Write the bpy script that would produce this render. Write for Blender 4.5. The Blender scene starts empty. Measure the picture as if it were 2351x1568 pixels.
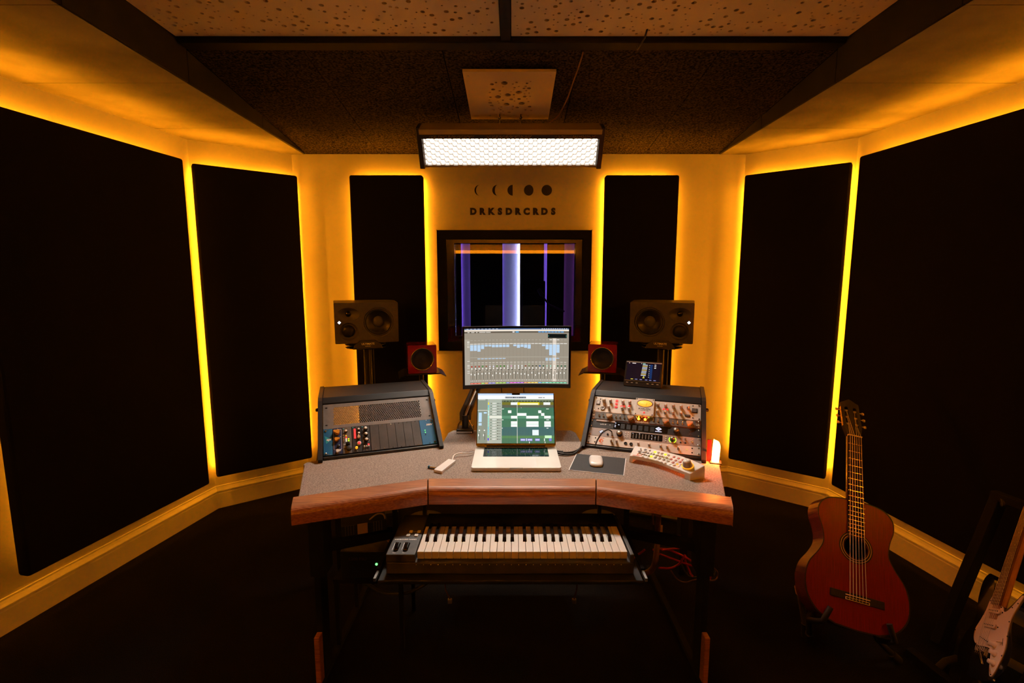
import bpy, bmesh, math, random
from mathutils import Vector, Matrix
from mathutils.geometry import tessellate_polygon
random.seed(7)
PI = math.pi
S = bpy.context.scene
COL = S.collection

# ------------------------------------------------------------------ camera
cam_d = bpy.data.cameras.new('camera'); cam = bpy.data.objects.new('camera', cam_d); COL.objects.link(cam)
cam.location = (0, 0, 1.5); cam.rotation_euler = (math.radians(90 - 7.2), 0, 0)
cam_d.sensor_width = 36; cam_d.lens = 36 * 1100 / 2351; cam_d.clip_start = .02
S.camera = cam
# ------------------------------------------------------------------ world, exposure
W = bpy.data.worlds.new('world'); S.world = W; W.use_nodes = True
W.node_tree.nodes['Background'].inputs[0].default_value = (0, 0, 0, 1)
W.node_tree.nodes['Background'].inputs[1].default_value = 0
S.view_settings.view_transform = 'Standard'; S.view_settings.look = 'None'
S.view_settings.exposure = 0; S.view_settings.gamma = 1; S.view_settings.use_curve_mapping = False
AMBER = (1.0, .295, .006); RED = (1.0, .17, .01)
LED_S, LED_REAR, LED_RED, KEY_S, SPOT_W = 116.0, 7.0, 12.0, 7.0, 18.0

# ------------------------------------------------------------------ materials
def mat(name, col, rough=.5, metal=0, spec=.5, emit=None, es=0, var=None, bump=None, coat=0, grain=None, col2=None, sheen=0):
    m = bpy.data.materials.new(name); m.use_nodes = True
    nt = m.node_tree; b = nt.nodes['Principled BSDF']
    b.inputs['Base Color'].default_value = (*col, 1); b.inputs['Roughness'].default_value = rough
    b.inputs['Metallic'].default_value = metal; b.inputs['Specular IOR Level'].default_value = spec
    b.inputs['Coat Weight'].default_value = coat; b.inputs['Coat Roughness'].default_value = .06
    b.inputs['Sheen Weight'].default_value = sheen
    if emit: b.inputs['Emission Color'].default_value = (*emit, 1); b.inputs['Emission Strength'].default_value = es
    tc = nt.nodes.new('ShaderNodeTexCoord')
    def noise(scale, detail=3, stretch=None):
        n = nt.nodes.new('ShaderNodeTexNoise'); n.inputs['Scale'].default_value = scale; n.inputs['Detail'].default_value = detail
        src = tc.outputs['Object']
        if stretch:
            mp = nt.nodes.new('ShaderNodeMapping'); mp.inputs['Scale'].default_value = stretch
            nt.links.new(src, mp.inputs[0]); src = mp.outputs[0]
        nt.links.new(src, n.inputs['Vector']); return n
    if var or grain:
        n = noise(var[0]) if var else noise(grain[0], 6, grain[2])
        amt = var[1] if var else grain[1]
        r = nt.nodes.new('ShaderNodeValToRGB'); c2 = col2 or tuple(max(0, c * (1 - amt)) for c in col)
        r.color_ramp.elements[0].position = .35; r.color_ramp.elements[1].position = .65
        r.color_ramp.elements[0].color = (*c2, 1); r.color_ramp.elements[1].color = (*col, 1)
        nt.links.new(n.outputs[0], r.inputs[0]); nt.links.new(r.outputs[0], b.inputs['Base Color'])
    if bump:
        n = noise(bump[0], 4); bp = nt.nodes.new('ShaderNodeBump'); bp.inputs['Strength'].default_value = bump[1]; bp.inputs['Distance'].default_value = bump[2] if len(bump) > 2 else .002
        nt.links.new(n.outputs[0], bp.inputs['Height']); nt.links.new(bp.outputs[0], b.inputs['Normal'])
    return m

M = {}
M['wall'] = mat('white_wall_paint', (.60, .57, .53), .62, spec=.35, var=(3, .06), bump=(60, .25, .003))
M['gloss_white'] = mat('gloss_white_paint', (.80, .77, .73), .30, var=(6, .04), bump=(25, .06))
M['carpet'] = mat('black_carpet', (.011, .0095, .008), .97, spec=.05, var=(240, .85), bump=(300, .9, .004))
M['fuzz'] = mat('brown_ceiling_felt', (.062, .05, .036), .95, spec=.05, var=(95, .0), col2=(.002, .0016, .0012), bump=(110, 1, .006))
M['soffit'] = mat('painted_soffit_board', (.28, .26, .18), .8, spec=.2, var=(4, .35), bump=(90, .3))
M['soffit_side'] = mat('black_soffit_side', (.022, .02, .018), .8, spec=.2, var=(8, .3))
M['beam'] = mat('dark_ceiling_beam', (.009, .007, .006), .6, spec=.15, grain=(9, .5, (1, 30, 30)))
M['perf'] = mat('perforated_board', (.92, .78, .42), .7, spec=.2, var=(5, .05))
M['plate'] = mat('pale_ceiling_plate', (.58, .48, .28), .6, spec=.2, var=(5, .05))
M['void'] = mat('dark_void', (.006, .005, .004), 1, spec=0)
M['fabric'] = mat('black_panel_fabric', (.0050, .0042, .0038), .95, spec=.08, var=(300, .35), bump=(420, .5, .001))
M['led'] = mat('amber_led', AMBER, emit=AMBER, es=LED_S)
M['led_rear'] = mat('amber_led_rear', AMBER, emit=AMBER, es=LED_REAR)
M['led_ceiling_fill'] = mat('added_ceiling_led', AMBER, emit=AMBER, es=LED_S*8)  # stronger amber on unseen rear panels, added to light the ceiling
M['led_red'] = mat('red_led', RED, emit=RED, es=LED_RED)
M['black'] = mat('satin_black', (.012, .012, .012), .42, var=(30, .2))
M['matte_black'] = mat('matte_black', (.006, .006, .006), .8, spec=.12, var=(40, .3))
M['gloss_black'] = mat('gloss_black', (.006, .006, .006), .12, coat=.5, var=(10, .1))
M['rack_metal'] = mat('black_powder_coat', (.018, .0175, .017), .45, var=(60, .15), bump=(500, .12, .0005))
M['vent_metal'] = mat('dark_grey_steel', (.21, .195, .18), .5, metal=.1, var=(40, .15))
M['chrome'] = mat('chrome', (.75, .74, .72), .16, metal=1, var=(20, .05))
M['steel'] = mat('brushed_steel', (.55, .52, .48), .34, metal=.9, grain=(40, .12, (1, 30, 1)))
M['silver'] = mat('silver_faceplate', (.80, .74, .66), .45, metal=.1, grain=(30, .10, (1, 40, 1)))
M['warm_grey'] = mat('warm_grey_faceplate', (.42, .36, .33), .45, metal=.1, var=(8, .08))
M['black_face'] = mat('black_faceplate', (.032, .032, .033), .4, var=(20, .2))
M['bronze'] = mat('bronze_faceplate', (.20, .085, .035), .4, metal=.5, var=(15, .25))
M['charcoal'] = mat('charcoal_plate', (.13, .12, .105), .5, var=(20, .2))
M['knob_tan'] = mat('tan_knob', (.62, .44, .28), .4, var=(20, .1))
M['knob_silver'] = mat('silver_knob', (.42, .38, .34), .32, metal=.8, var=(20, .1))
M['cap_white'] = mat('pale_knob_cap', (.82, .80, .76), .4, var=(20, .05))
M['api_blue'] = mat('blue_faceplate', (.012, .15, .36), .4, var=(12, .12))
M['navy'] = mat('navy_faceplate', (.014, .024, .10), .4, var=(12, .2))
M['blank'] = mat('bead_black_blank', (.085, .076, .068), .42, metal=.1, var=(9, .4))
M['blue_knob'] = mat('orange_knob', (.85, .36, .03), .35, var=(20, .1))
M['teal'] = mat('teal_print', (.02, .42, .48), .5, var=(20, .1))
M['white_print'] = mat('white_print', (.85, .84, .82), .5, var=(20, .05))
M['orange_print'] = mat('orange_print', (.80, .16, .03), .5, var=(20, .1))
M['black_print'] = mat('black_print', (.010, .010, .010), .7, var=(20, .1))
M['cloth'] = mat('grey_desk_cloth', (.46, .37, .31), .92, spec=.2, grain=(170, .0, (1, 5, 1)), col2=(.105, .084, .072), bump=(420, .4, .001))
M['wood'] = mat('mahogany_edge', (.46, .19, .085), .33, coat=.25, grain=(10, .0, (1.2, 26, 26)), col2=(.25, .092, .040))
M['alu'] = mat('silver_aluminium', (.80, .77, .72), .38, metal=.35, var=(15, .03))
M['white_plastic'] = mat('white_plastic', (.82, .80, .77), .28, var=(12, .04))
M['cream'] = mat('white_controller_shell', (.80, .75, .69), .4, var=(12, .04))
M['ivory'] = mat('ivory_key', (.80, .74, .66), .3, var=(12, .05))
M['kbd'] = mat('graphite_keyboard_case', (.055, .052, .05), .5, var=(18, .4))
M['rubber'] = mat('black_rubber', (.010, .010, .010), .65, var=(60, .3))
M['pad'] = mat('mouse_pad', (.020, .0205, .022), .7, var=(200, .25))
M['redlac'] = mat('red_lacquer', (.34, .010, .014), .16, coat=.6, var=(9, .2))
M['gold'] = mat('brass_ring', (.70, .46, .12), .22, metal=1, var=(15, .1))
M['spk'] = mat('anthracite_speaker', (.075, .070, .066), .48, var=(60, .15), bump=(500, .12, .0006))
M['cone'] = mat('speaker_cone', (.016, .015, .014), .38, var=(30, .2))
M['dome'] = mat('grey_dome', (.09, .085, .08), .45, var=(30, .1))
M['gtop'] = mat('red_cedar_top', (.15, .006, .0035), .28, spec=.10, coat=.0, grain=(8, .0, (60, 1, 1.5)), col2=(.09, .0045, .0028))
M['gside'] = mat('rosewood_side', (.13, .030, .015), .18, coat=.45, grain=(8, .4, (20, 20, 2)))
M['ebony'] = mat('ebony', (.008, .006, .005), .55, spec=.2, grain=(10, .4, (40, 1, 2)))
M['bone'] = mat('bone', (.80, .66, .45), .4, var=(20, .06))
M['string'] = mat('string', (.80, .70, .60), .3, metal=.4, var=(40, .05))
M['rosew'] = mat('rosewood_board', (.13, .035, .02), .4, grain=(10, .4, (40, 1, 2)))
M['maple'] = mat('maple_neck', (.48, .22, .10), .35, grain=(8, .2, (30, 1, 2)))
M['guard'] = mat('white_pickguard', (.82, .62, .47), .35, var=(20, .04))
M['redcable'] = mat('red_cable', (.45, .008, .015), .45, var=(20, .2))
M['cable'] = mat('black_cable', (.012, .012, .012), .5, var=(20, .2))
M['grncable'] = mat('dull_green_cable', (.05, .06, .03), .5, var=(20, .2))
M['copper'] = mat('brown_cable_sleeve', (.17, .075, .035), .5, var=(40, .4))
M['yellow'] = mat('orange_foot', (.75, .33, .03), .5, var=(20, .1))

def glow(name, col, s): return mat(name, col, emit=col, es=s)
M['g_white'] = glow('white_glow', (.85, .92, 1), 3.0)
M['g_logo'] = glow('logo_glow', (.55, .68, .95), .9)
M['g_green'] = glow('green_glow', (.15, .9, .2), 2.5)
M['g_lime'] = glow('lime_glow', (.45, .9, .03), 1.6)
M['g_yellow'] = glow('yellow_glow', (.85, .85, .01), .9)
M['g_red'] = glow('red_glow', (.9, .03, .03), 1.3)
M['g_amber'] = glow('amber_glow', (1, .28, .02), 7.0)
M['g_meter'] = glow('meter_glow', (1, .32, .03), 1.6)
M['g_orange'] = glow('orange_glow', (1, .42, .02), .9)
M['g_pale'] = glow('pale_glow', (.9, .85, .75), .9)
M['g_lamp'] = glow('lamp_diffuser', (1.0, .86, .72), KEY_S)
M['g_table'] = glow('red_orange_lamp', (1.0, .15, .026), 230.0)
M['g_blue'] = glow('booth_blue_led', (.40, .44, 1.0), 130.0)
M['g_violet'] = glow('booth_violet_led', (.22, .10, .9), 7.0)
M['g_magenta'] = glow('booth_magenta_led', (.38, .05, .55), 5.0)
M['btn_grey'] = mat('grey_button', (.27, .26, .27), .35, var=(20, .1))
M['btn_brown'] = mat('brown_button', (.36, .27, .17), .35, var=(20, .1))
M['btn_red'] = mat('pink_button', (.62, .18, .13), .35, var=(20, .1))
M['honey'] = mat('white_honeycomb', (.55, .55, .55), .8, spec=.1, var=(20, .03))
M['fluor'] = mat('lamp_top_board', (.30, .24, .15), .6, grain=(9, .2, (1, 30, 30)))

g = bpy.data.materials.new('window_glass'); g.use_nodes = True; nt = g.node_tree; nt.nodes.clear()
o = nt.nodes.new('ShaderNodeOutputMaterial'); mx = nt.nodes.new('ShaderNodeMixShader'); tr = nt.nodes.new('ShaderNodeBsdfTransparent'); gl = nt.nodes.new('ShaderNodeBsdfGlossy'); fr = nt.nodes.new('ShaderNodeFresnel')
tr.inputs[0].default_value = (.88, .9, .92, 1); gl.inputs['Roughness'].default_value = .01; fr.inputs[0].default_value = 1.8
nt.links.new(fr.outputs[0], mx.inputs[0]); nt.links.new(tr.outputs[0], mx.inputs[1]); nt.links.new(gl.outputs[0], mx.inputs[2]); nt.links.new(mx.outputs[0], o.inputs[0]); M['glass'] = g
sc = bpy.data.materials.new('screen_picture'); sc.use_nodes = True; nt = sc.node_tree; b = nt.nodes['Principled BSDF']
at = nt.nodes.new('ShaderNodeVertexColor'); at.layer_name = 'Col'
b.inputs['Base Color'].default_value = (.005, .005, .005, 1); b.inputs['Roughness'].default_value = .25
nt.links.new(at.outputs[0], b.inputs['Emission Color']); b.inputs['Emission Strength'].default_value = 1.0; M['screen'] = sc

# ------------------------------------------------------------------ mesh helpers
def T(x, y, z): return Matrix.Translation((x, y, z))
def RX(a): return Matrix.Rotation(math.radians(a), 4, 'X')
def RY(a): return Matrix.Rotation(math.radians(a), 4, 'Y')
def RZ(a): return Matrix.Rotation(math.radians(a), 4, 'Z')

class MB:
    def __init__(s, X=None): s.v = []; s.f = []; s.sm = []; s.mi = []; s.X = X or Matrix(); s.m = 0
    def add(s, vs, fs, smooth=False, X=None):
        X = s.X @ X if X else s.X; k = len(s.v)
        s.v += [tuple(X @ Vector(p)) for p in vs]
        for q in fs: s.f.append([k + i for i in q]); s.sm.append(smooth); s.mi.append(s.m)
        return s
    def box(s, x0, x1, y0, y1, z0, z1, X=None):
        v = [(x, y, z) for x in (x0, x1) for y in (y0, y1) for z in (z0, z1)]
        return s.add(v, [(0, 1, 3, 2), (4, 6, 7, 5), (0, 4, 5, 1), (2, 3, 7, 6), (0, 2, 6, 4), (1, 5, 7, 3)], X=X)
    def cbox(s, c, d, X=None):
        return s.box(c[0]-d[0]/2, c[0]+d[0]/2, c[1]-d[1]/2, c[1]+d[1]/2, c[2]-d[2]/2, c[2]+d[2]/2, X)
    def cyl(s, p0, p1, r0, r1=None, n=14, cap=True):
        r1 = r0 if r1 is None else r1; p0 = Vector(p0); p1 = Vector(p1); d = (p1 - p0).normalized()
        a = d.orthogonal().normalized(); b = d.cross(a); ring = [a * math.cos(2*PI*i/n) + b * math.sin(2*PI*i/n) for i in range(n)]
        A = [p0 + q * r0 for q in ring]; B = [p1 + q * r1 for q in ring]
        s.add(A + B, [(i, (i+1) % n, n + (i+1) % n, n + i) for i in range(n)], True)
        if cap: s.add(A, [list(range(n))[::-1]]); s.add(B, [list(range(n))])
        return s
    def tube(s, pts, r, n=8, cap=True):
        P = [Vector(p) for p in pts]; vs = []; N = len(P); up = None
        for i, p in enumerate(P):
            d = (P[min(i+1, N-1)] - P[max(i-1, 0)]).normalized()
            a = d.orthogonal().normalized() if up is None else (up - d * up.dot(d)).normalized(); up = a; b = d.cross(a)
            rr = r[i] if isinstance(r, (list, tuple)) else r
            vs += [p + (a * math.cos(2*PI*k/n) + b * math.sin(2*PI*k/n)) * rr for k in range(n)]
        fs = [(i*n+k, i*n+(k+1) % n, (i+1)*n+(k+1) % n, (i+1)*n+k) for i in range(N-1) for k in range(n)]
        s.add(vs, fs, True)
        if cap: s.add(vs[:n], [list(range(n))[::-1]]); s.add(vs[-n:], [list(range(n))])
        return s
    def lathe(s, prof, n=24, X=None, smooth=True, sx=1, sy=1):
        vs = [(r*math.cos(2*PI*k/n)*sx, r*math.sin(2*PI*k/n)*sy, z) for r, z in prof for k in range(n)]; m = len(prof)
        fs = [(i*n+k, i*n+(k+1) % n, (i+1)*n+(k+1) % n, (i+1)*n+k) for i in range(m-1) for k in range(n)]
        return s.add(vs, fs, smooth, X)
    def prism(s, poly, z0, z1, X=None, smooth=False, cap=True):
        n = len(poly); A = [(x, y, z0) for x, y in poly]; B = [(x, y, z1) for x, y in poly]
        s.add(A + B, [(i, (i+1) % n, n+(i+1) % n, n+i) for i in range(n)], smooth, X)
        if cap:
            t = tessellate_polygon([[Vector(p) for p in A]])
            s.add(A, [q[::-1] for q in t], False, X); s.add(B, [tuple(q) for q in t], False, X)
        return s
    def plate(s, outline, holes, z0, z1, X=None):
        loops = [outline] + holes
        t = tessellate_polygon([[Vector((x, y, 0)) for x, y in L] for L in loops]); flat = [p for L in loops for p in L]
        s.add([(x, y, z0) for x, y in flat], [tuple(q)[::-1] for q in t], False, X); s.add([(x, y, z1) for x, y in flat], [tuple(q) for q in t], False, X)
        for L in loops:
            n = len(L); s.add([(x, y, z0) for x, y in L] + [(x, y, z1) for x, y in L], [(i, (i+1) % n, n+(i+1) % n, n+i) for i in range(n)], False, X)
        return s
    def build(s, name, m, parent=None, bevel=0, seg=2, recalc=True):
        me = bpy.data.meshes.new(name); me.from_pydata(s.v, [], s.f); me.polygons.foreach_set('use_smooth', s.sm)
        ms = m if isinstance(m, (list, tuple)) else [m]
        for q in ms: me.materials.append(M[q] if isinstance(q, str) else q)
        if len(ms) > 1: me.polygons.foreach_set('material_index', s.mi)
        if recalc:
            bm = bmesh.new(); bm.from_mesh(me); bmesh.ops.recalc_face_normals(bm, faces=bm.faces)
            if bevel: bmesh.ops.remove_doubles(bm, verts=bm.verts, dist=1e-6)
            bm.to_mesh(me); bm.free()
        ob = bpy.data.objects.new(name, me); COL.objects.link(ob)
        if parent: ob.parent = parent
        if bevel:
            md = ob.modifiers.new('bevel', 'BEVEL'); md.width = bevel; md.segments = seg; md.limit_method = 'ANGLE'; md.angle_limit = math.radians(40)
        return ob

LABELS = []
def tag(o, label, cat, group=None):
    o['label'] = label; o['category'] = cat
    if group: o['group'] = group
    return o
def thing(name, label, cat, X=None, group=None):
    o = bpy.data.objects.new(name, None); o.empty_display_size = .02; COL.objects.link(o); o.matrix_world = X or Matrix()
    return tag(o, label, cat, group)
def struct(o): o['kind'] = 'structure'; return o
def stuff(o): o['kind'] = 'stuff'; return o
def plabel(o, l): o['label'] = l; return o
def copy(o, parent, X=None):
    c = o.copy(); COL.objects.link(c); c.parent = parent
    if X is not None: c.matrix_local = X
    return c

def circle(cx, cy, r, n=12, a0=0): return [(cx + r*math.cos(a0+2*PI*i/n), cy + r*math.sin(a0+2*PI*i/n)) for i in range(n)]
def rrect(x0, x1, y0, y1, r, n=4):
    out = []
    for cx, cy, a in ((x1-r, y1-r, 0), (x0+r, y1-r, 90), (x0+r, y0+r, 180), (x1-r, y0+r, 270)):
        for i in range(n+1): t = math.radians(a + 90*i/n); out.append((cx+r*math.cos(t), cy+r*math.sin(t)))
    return out
def spline(pts, k=5, closed=True):
    out = []; n = len(pts); P = [Vector(p) for p in pts]
    for i in range(n if closed else n-1):
        g = lambda j: P[j % n] if closed else P[max(0, min(n-1, j))]
        a, b, c, d = g(i-1), g(i), g(i+1), g(i+2)
        for j in range(k):
            t = j/k; out.append(tuple(.5*((2*b) + (c-a)*t + (2*a-5*b+4*c-d)*t*t + (3*b-a-3*c+d)*t**3)))
    if not closed: out.append(tuple(P[-1]))
    return out

def text(body, size, m, parent, X, depth=.0006, bold=0, name='lettering', align='CENTER', space=1, shear=0):
    cu = bpy.data.curves.new(name, 'FONT'); cu.body = body; cu.size = size; cu.align_x = align; cu.align_y = 'CENTER'
    cu.extrude = depth; cu.offset = bold; cu.space_character = space; cu.shear = shear; cu.resolution_u = 3
    ob = bpy.data.objects.new(name, cu); me = bpy.data.meshes.new_from_object(ob); bpy.data.objects.remove(ob)
    me.materials.clear(); me.materials.append(M[m]); o2 = bpy.data.objects.new(name, me); COL.objects.link(o2)
    if parent: o2.parent = parent
    o2.matrix_local = X; return o2

class Scr:   # a lit picture: coloured rectangles on one sheet, w x h, origin at the centre
    def __init__(s, w, h, warp=None): s.w = w; s.h = h; s.q = []; s.warp = warp
    def r(s, x0, y0, x1, y1, c, k=1, n=1):   # fractions, y down
        for i in range(n): s.q.append((x0 + (x1-x0)*i/n, y0, x0 + (x1-x0)*(i+1)/n, y1, c, k))
    def tri(s, pts, c, k): s.q.append((pts, c, k))
    def build(s, parent, X):
        vs = []; fs = []; cs = []
        for q in s.q:
            pts, c, k = (q if len(q) == 3 else ([(q[0], q[3]), (q[2], q[3]), (q[2], q[1]), (q[0], q[1])], q[4], q[5]))
            b = len(vs)
            for x, y in pts:
                px, py, pz = (x-.5)*s.w, (.5-y)*s.h, k*.00012
                if s.warp: pz += s.warp(px)
                vs.append((px, py, pz))
            fs.append(list(range(b, b+len(pts)))); cs += [c]*len(pts)
        me = bpy.data.meshes.new('screen'); me.from_pydata(vs, [], fs); ca = me.color_attributes.new('Col', 'FLOAT_COLOR', 'CORNER')
        i = 0
        for p in me.polygons:
            for l in p.loop_indices: ca.data[l].color = (*cs[i], 1); i += 1
        me.materials.append(M['screen']); ob = bpy.data.objects.new('screen', me); COL.objects.link(ob); ob.parent = parent; ob.matrix_local = X
        return ob

# pixel helpers: a pixel gives a direction, the plane it touches gives the distance
FOC, PCX, PCY, PIT = 1100, 1175.5, 784, math.radians(7.2)
def ray(px, py):
    x = (px-PCX)/FOC; y = -(py-PCY)/FOC; c, s_ = math.cos(PIT), math.sin(PIT)
    return Vector((x, c + y*s_, -s_ + y*c))
def onz(px, py, z): d = ray(px, py); return Vector((0, 0, 1.5)) + d*((z-1.5)/d.z)
def ony(px, py, y): d = ray(px, py); return Vector((0, 0, 1.5)) + d*(y/d.y)

# ================================================================== the room
AL, BL, BR, AR = Vector((-1.968, 3.032)), Vector((-1.495, 3.38)), Vector((1.585, 3.38)), Vector((2.073, 2.995))
RL, RR = Vector((-2.962, -2.2)), Vector((2.852, -2.2))
PATH = [RL, AL, BL, BR, AR, RR]
def rn(a, b): d = (b-a).normalized(); return Vector((d.y, -d.x))     # inward normal
def miter(i, off):
    n = len(PATH); n1 = rn(PATH[(i-1) % n], PATH[i]); n2 = rn(PATH[i], PATH[(i+1) % n])
    return PATH[i] + (n1+n2)/(1+n1.dot(n2))*off
NAMES = ['left', 'front_left', 'front', 'front_right', 'right', 'back']
WIN = (-.44, .475, 1.085, 1.775)     # opening in the front wall
for i, nm in enumerate(NAMES):
    j = (i+1) % 6; a, b_ = PATH[i], PATH[j]; ao, bo = miter(i, -.12), miter(j, -.12)
    mb = MB()
    if nm == 'front':
        X = Matrix(((1, 0, 0, 0), (0, 0, -1, 3.38), (0, 1, 0, 0), (0, 0, 0, 1)))
        mb.plate([(BL.x, 0), (BR.x, 0), (BR.x, 2.6), (BL.x, 2.6)], [[(WIN[0], WIN[2]), (WIN[1], WIN[2]), (WIN[1], WIN[3]), (WIN[0], WIN[3])]], -.16, 0, X)
    else:
        mb.prism([tuple(a), tuple(b_), tuple(bo), tuple(ao)], 0, 2.6)
    struct(mb.build('wall_' + nm, 'wall'))
    prof = [(0, 0), (.020, 0), (.020, .100), (.016, .104), (.016, .109), (.021, .113), (.021, .120), (.014, .131), (.009, .142), (.008, .150), (0, .150)]
    vs = []
    for k in (i, j):
        for d, z in prof: p = miter(k, d); vs.append((p.x, p.y, z))
    n = len(prof); mb = MB(); mb.add(vs, [(q, q+1, n+q+1, n+q) for q in range(n-1)] + [list(range(n)), list(range(n, 2*n))[::-1]])
    struct(mb.build('baseboard_' + nm, 'gloss_white'))
mb = MB(); mb.box(-3.2, 3.1, -2.4, 6.0, -.08, 0); struct(mb.build('floor', 'carpet'))

# ceiling: flat slab, felt boards rising from the front wall, perforated boards, soffits along the sides
mb = MB(); mb.box(-3.2, 3.1, -2.4, 3.5, 2.6, 2.7); ceil = struct(mb.build('ceiling', 'void'))
XI = 1.41
def xl(y): return AL.x + (y-AL.y)*(.19) if y < AL.y else AL.x + (BL.x-AL.x)*(y-AL.y)/(BL.y-AL.y)
def xr(y): return AR.x - (y-AR.y)*(.15) if y < AR.y else AR.x + (BR.x-AR.x)*(y-AR.y)/(BR.y-AR.y)
ys = [3.379, 2.815, 2.197, 1.605, 1.0, .4, -.2, -.8, -1.4, -2.195]
for sgn, fx, A in ((-1, xl, AL), (1, xr, AR)):
    for y1, y0 in zip(ys[:-1], ys[1:]):
        y0 += .004
        P = [(sgn*XI, y0), (sgn*XI, y1), (fx(y1), y1)] + ([tuple(A)] if y0 < A.y < y1 else []) + [(fx(y0), y0)]
        mb = MB(); mb.prism(P, 2.35, 2.368); mb.build('soffit_board', 'soffit', ceil)
        zt = lambda y: 2.352 + (3.38-y)*.1125 if y > 2.2 else 2.52
        mb = MB(); q = sgn*XI; w = -sgn*.012
        v = [(q, y0, 2.352), (q, y1, 2.352), (q, y1, max(2.353, zt(y1))), (q, y0, zt(y0 if y0 > 2.2 or y1 < 2.2 else y0))]
        v += [(x+w, y, z) for x, y, z in v]
        mb.add(v, [(0, 1, 2, 3), (7, 6, 5, 4), (0, 4, 5, 1), (1, 5, 6, 2), (2, 6, 7, 3), (3, 7, 4, 0)]); mb.build('soffit_side_board', 'soffit_side', ceil)
xs = [-1.395, -.90, -.30, .30, .90, 1.395]
for x0, x1 in zip(xs[:-1], xs[1:]):
    mb = MB(); x0 += .002; x1 -= .002
    v = [(x0, 3.379, 2.352), (x1, 3.379, 2.352), (x1, 2.2, 2.484), (x0, 2.2, 2.484)]; v += [(x, y, z+.02) for x, y, z in v]
    mb.add(v, [(0, 1, 2, 3), (7, 6, 5, 4), (0, 4, 5, 1), (1, 5, 6, 2), (2, 6, 7, 3), (3, 7, 4, 0)]); mb.build('felt_board', 'fuzz', ceil)
mb = MB(); mb.box(-1.39, 1.39, 2.13, 2.20, 2.482, 2.60); mb.build('cross_beam', 'beam', ceil, bevel=.004)
mb = MB(); mb.box(-.046, -.006, -2.19, 2.129, 2.488, 2.60); mb.build('divider_bar', 'beam', ceil)
def scatter(x0, x1, y0, y1, sizes, tries, gap):
    out = []
    for r, cnt in sizes:
        k = 0; t = 0
        while k < cnt and t < tries:
            t += 1; x = random.uniform(x0+r+.01, x1-r-.01); y = random.uniform(y0+r+.008, y1-r-.008)
            if all((x-a)**2 + (y-b)**2 > (r+c+gap)**2 for a, b, c in out): out.append((x, y, r)); k += 1
    return out
for x0, x1 in ((-1.393, -.049), (-.003, 1.393)):
    hs = scatter(x0, x1, 1.55, 2.126, [(.0095, 90), (.0065, 120), (.0036, 240)], 6000, .010)
    mb = MB(); mb.plate([(x0, 1.55), (x1, 1.55), (x1, 2.126), (x0, 2.126)], [circle(x, y, r, 12 if r > .006 else 8) for x, y, r in hs], 2.505, 2.518)
    mb.build('perforated_board', 'perf', ceil)
    mb = MB(); mb.box(x0, x1, 1.55, 2.126, 2.545, 2.55); mb.build('board_backing', 'void', ceil)
    for y0 in (.95, .35, -.25, -.85, -1.45, -2.19):
        mb = MB(); mb.box(x0, x1, y0+.002, y0+.598, 2.505, 2.518); mb.build('perforated_board', 'perf', ceil)
mb = MB(); mb.tube([(.545, 2.07, 2.508), (.540, 2.09, 2.480), (.525, 2.145, 2.462), (.522, 2.15, 2.479)], .004); mb.build('hook_rod', 'black', ceil)

# ------------------------------------------------------------------ acoustic panels with light strips behind
def acoustic(a, b_, s0, s1, z0, z1, label, front=.13, th=.06, sides=(.020, .020), led='led'):
    d = (b_-a).normalized(); n = rn(a, b_)
    X = Matrix(((-d.x, n.x, 0, a.x), (-d.y, n.y, 0, a.y), (0, 0, 1, 0), (0, 0, 0, 1)))
    t = thing('acoustic_panel', label, 'acoustic panel', X, 'black fabric acoustic panels')
    x0, x1 = -s1, -s0
    mb = MB(); mb.box(x0, x1, front-th, front, z0, z1); mb.build('fabric_body', 'fabric', t, bevel=.012)
    for x in (x0+.2, x1-.2):
        for zb_ in (z0+.2, z1-.5): mb = MB(); mb.box(x-.03, x+.03, 0, front-th, zb_, zb_+.03); mb.build('wall_batten', 'matte_black', t)
    w = .010
    for x in (x0+.06, x1-.06): mb = MB(); mb.box(x-.004, x+.004, 0, .030, z1-.034, z1-.024); mb.build('strip_clip', 'matte_black', t)
    def strip(p): m_ = MB(); m_.box(*p); plabel(m_.build('light_strip', led, t), 'glowing amber light strip' if led != 'led_red' else 'glowing red-orange light strip')
    if sides[0]: strip((x0+sides[0], x0+sides[0]+w, .030, .033, z0+.04, z1-.045))
    if sides[1]: strip((x1-sides[1]-w, x1-sides[1], .030, .033, z0+.04, z1-.045))
    if led != 'led_rear': strip((x0+.02, x1-.02, .030, .033, z1-.022-(.014 if sides[0] else .060), z1-.022))
    else:
        led = 'led_ceiling_fill'; strip((x0+.05, x1-.05, 0, .004, z1-.035-w, z1-.035)); led = 'led_rear'; strip((x0, x1, front-.03, front, z1+.001, z1+.055))
    return t
ZB, ZT = .25, 2.19
d = (RL-AL)
acoustic(RL, AL, (AL-RL).length-1.135, (AL-RL).length-.172, ZB, ZT, 'wide black fabric acoustic panel on the wall left of the desk', sides=(.020, .16))
acoustic(AL, BL, .005, .588, ZB, ZT, 'narrow black acoustic panel on the angled wall left of the left equipment rack')
acoustic(BL, BR, -1.07+1.495, -.588+1.495, ZB, ZT, 'black acoustic panel on the front wall, left of the window', sides=(.030, .02))
acoustic(BL, BR, .615+1.495, 1.10+1.495, ZB, ZT, 'black acoustic panel on the front wall, right of the window', sides=(.02, .030))
acoustic(BR, AR, (AR-BR).length-.592, (AR-BR).length-.012, ZB, ZT, 'narrow black acoustic panel on the angled wall right of the right equipment rack')
acoustic(AR, RR, .152, 1.30, ZB, ZT+.01, 'wide black fabric acoustic panel on the right wall behind the classical guitar')
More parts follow.
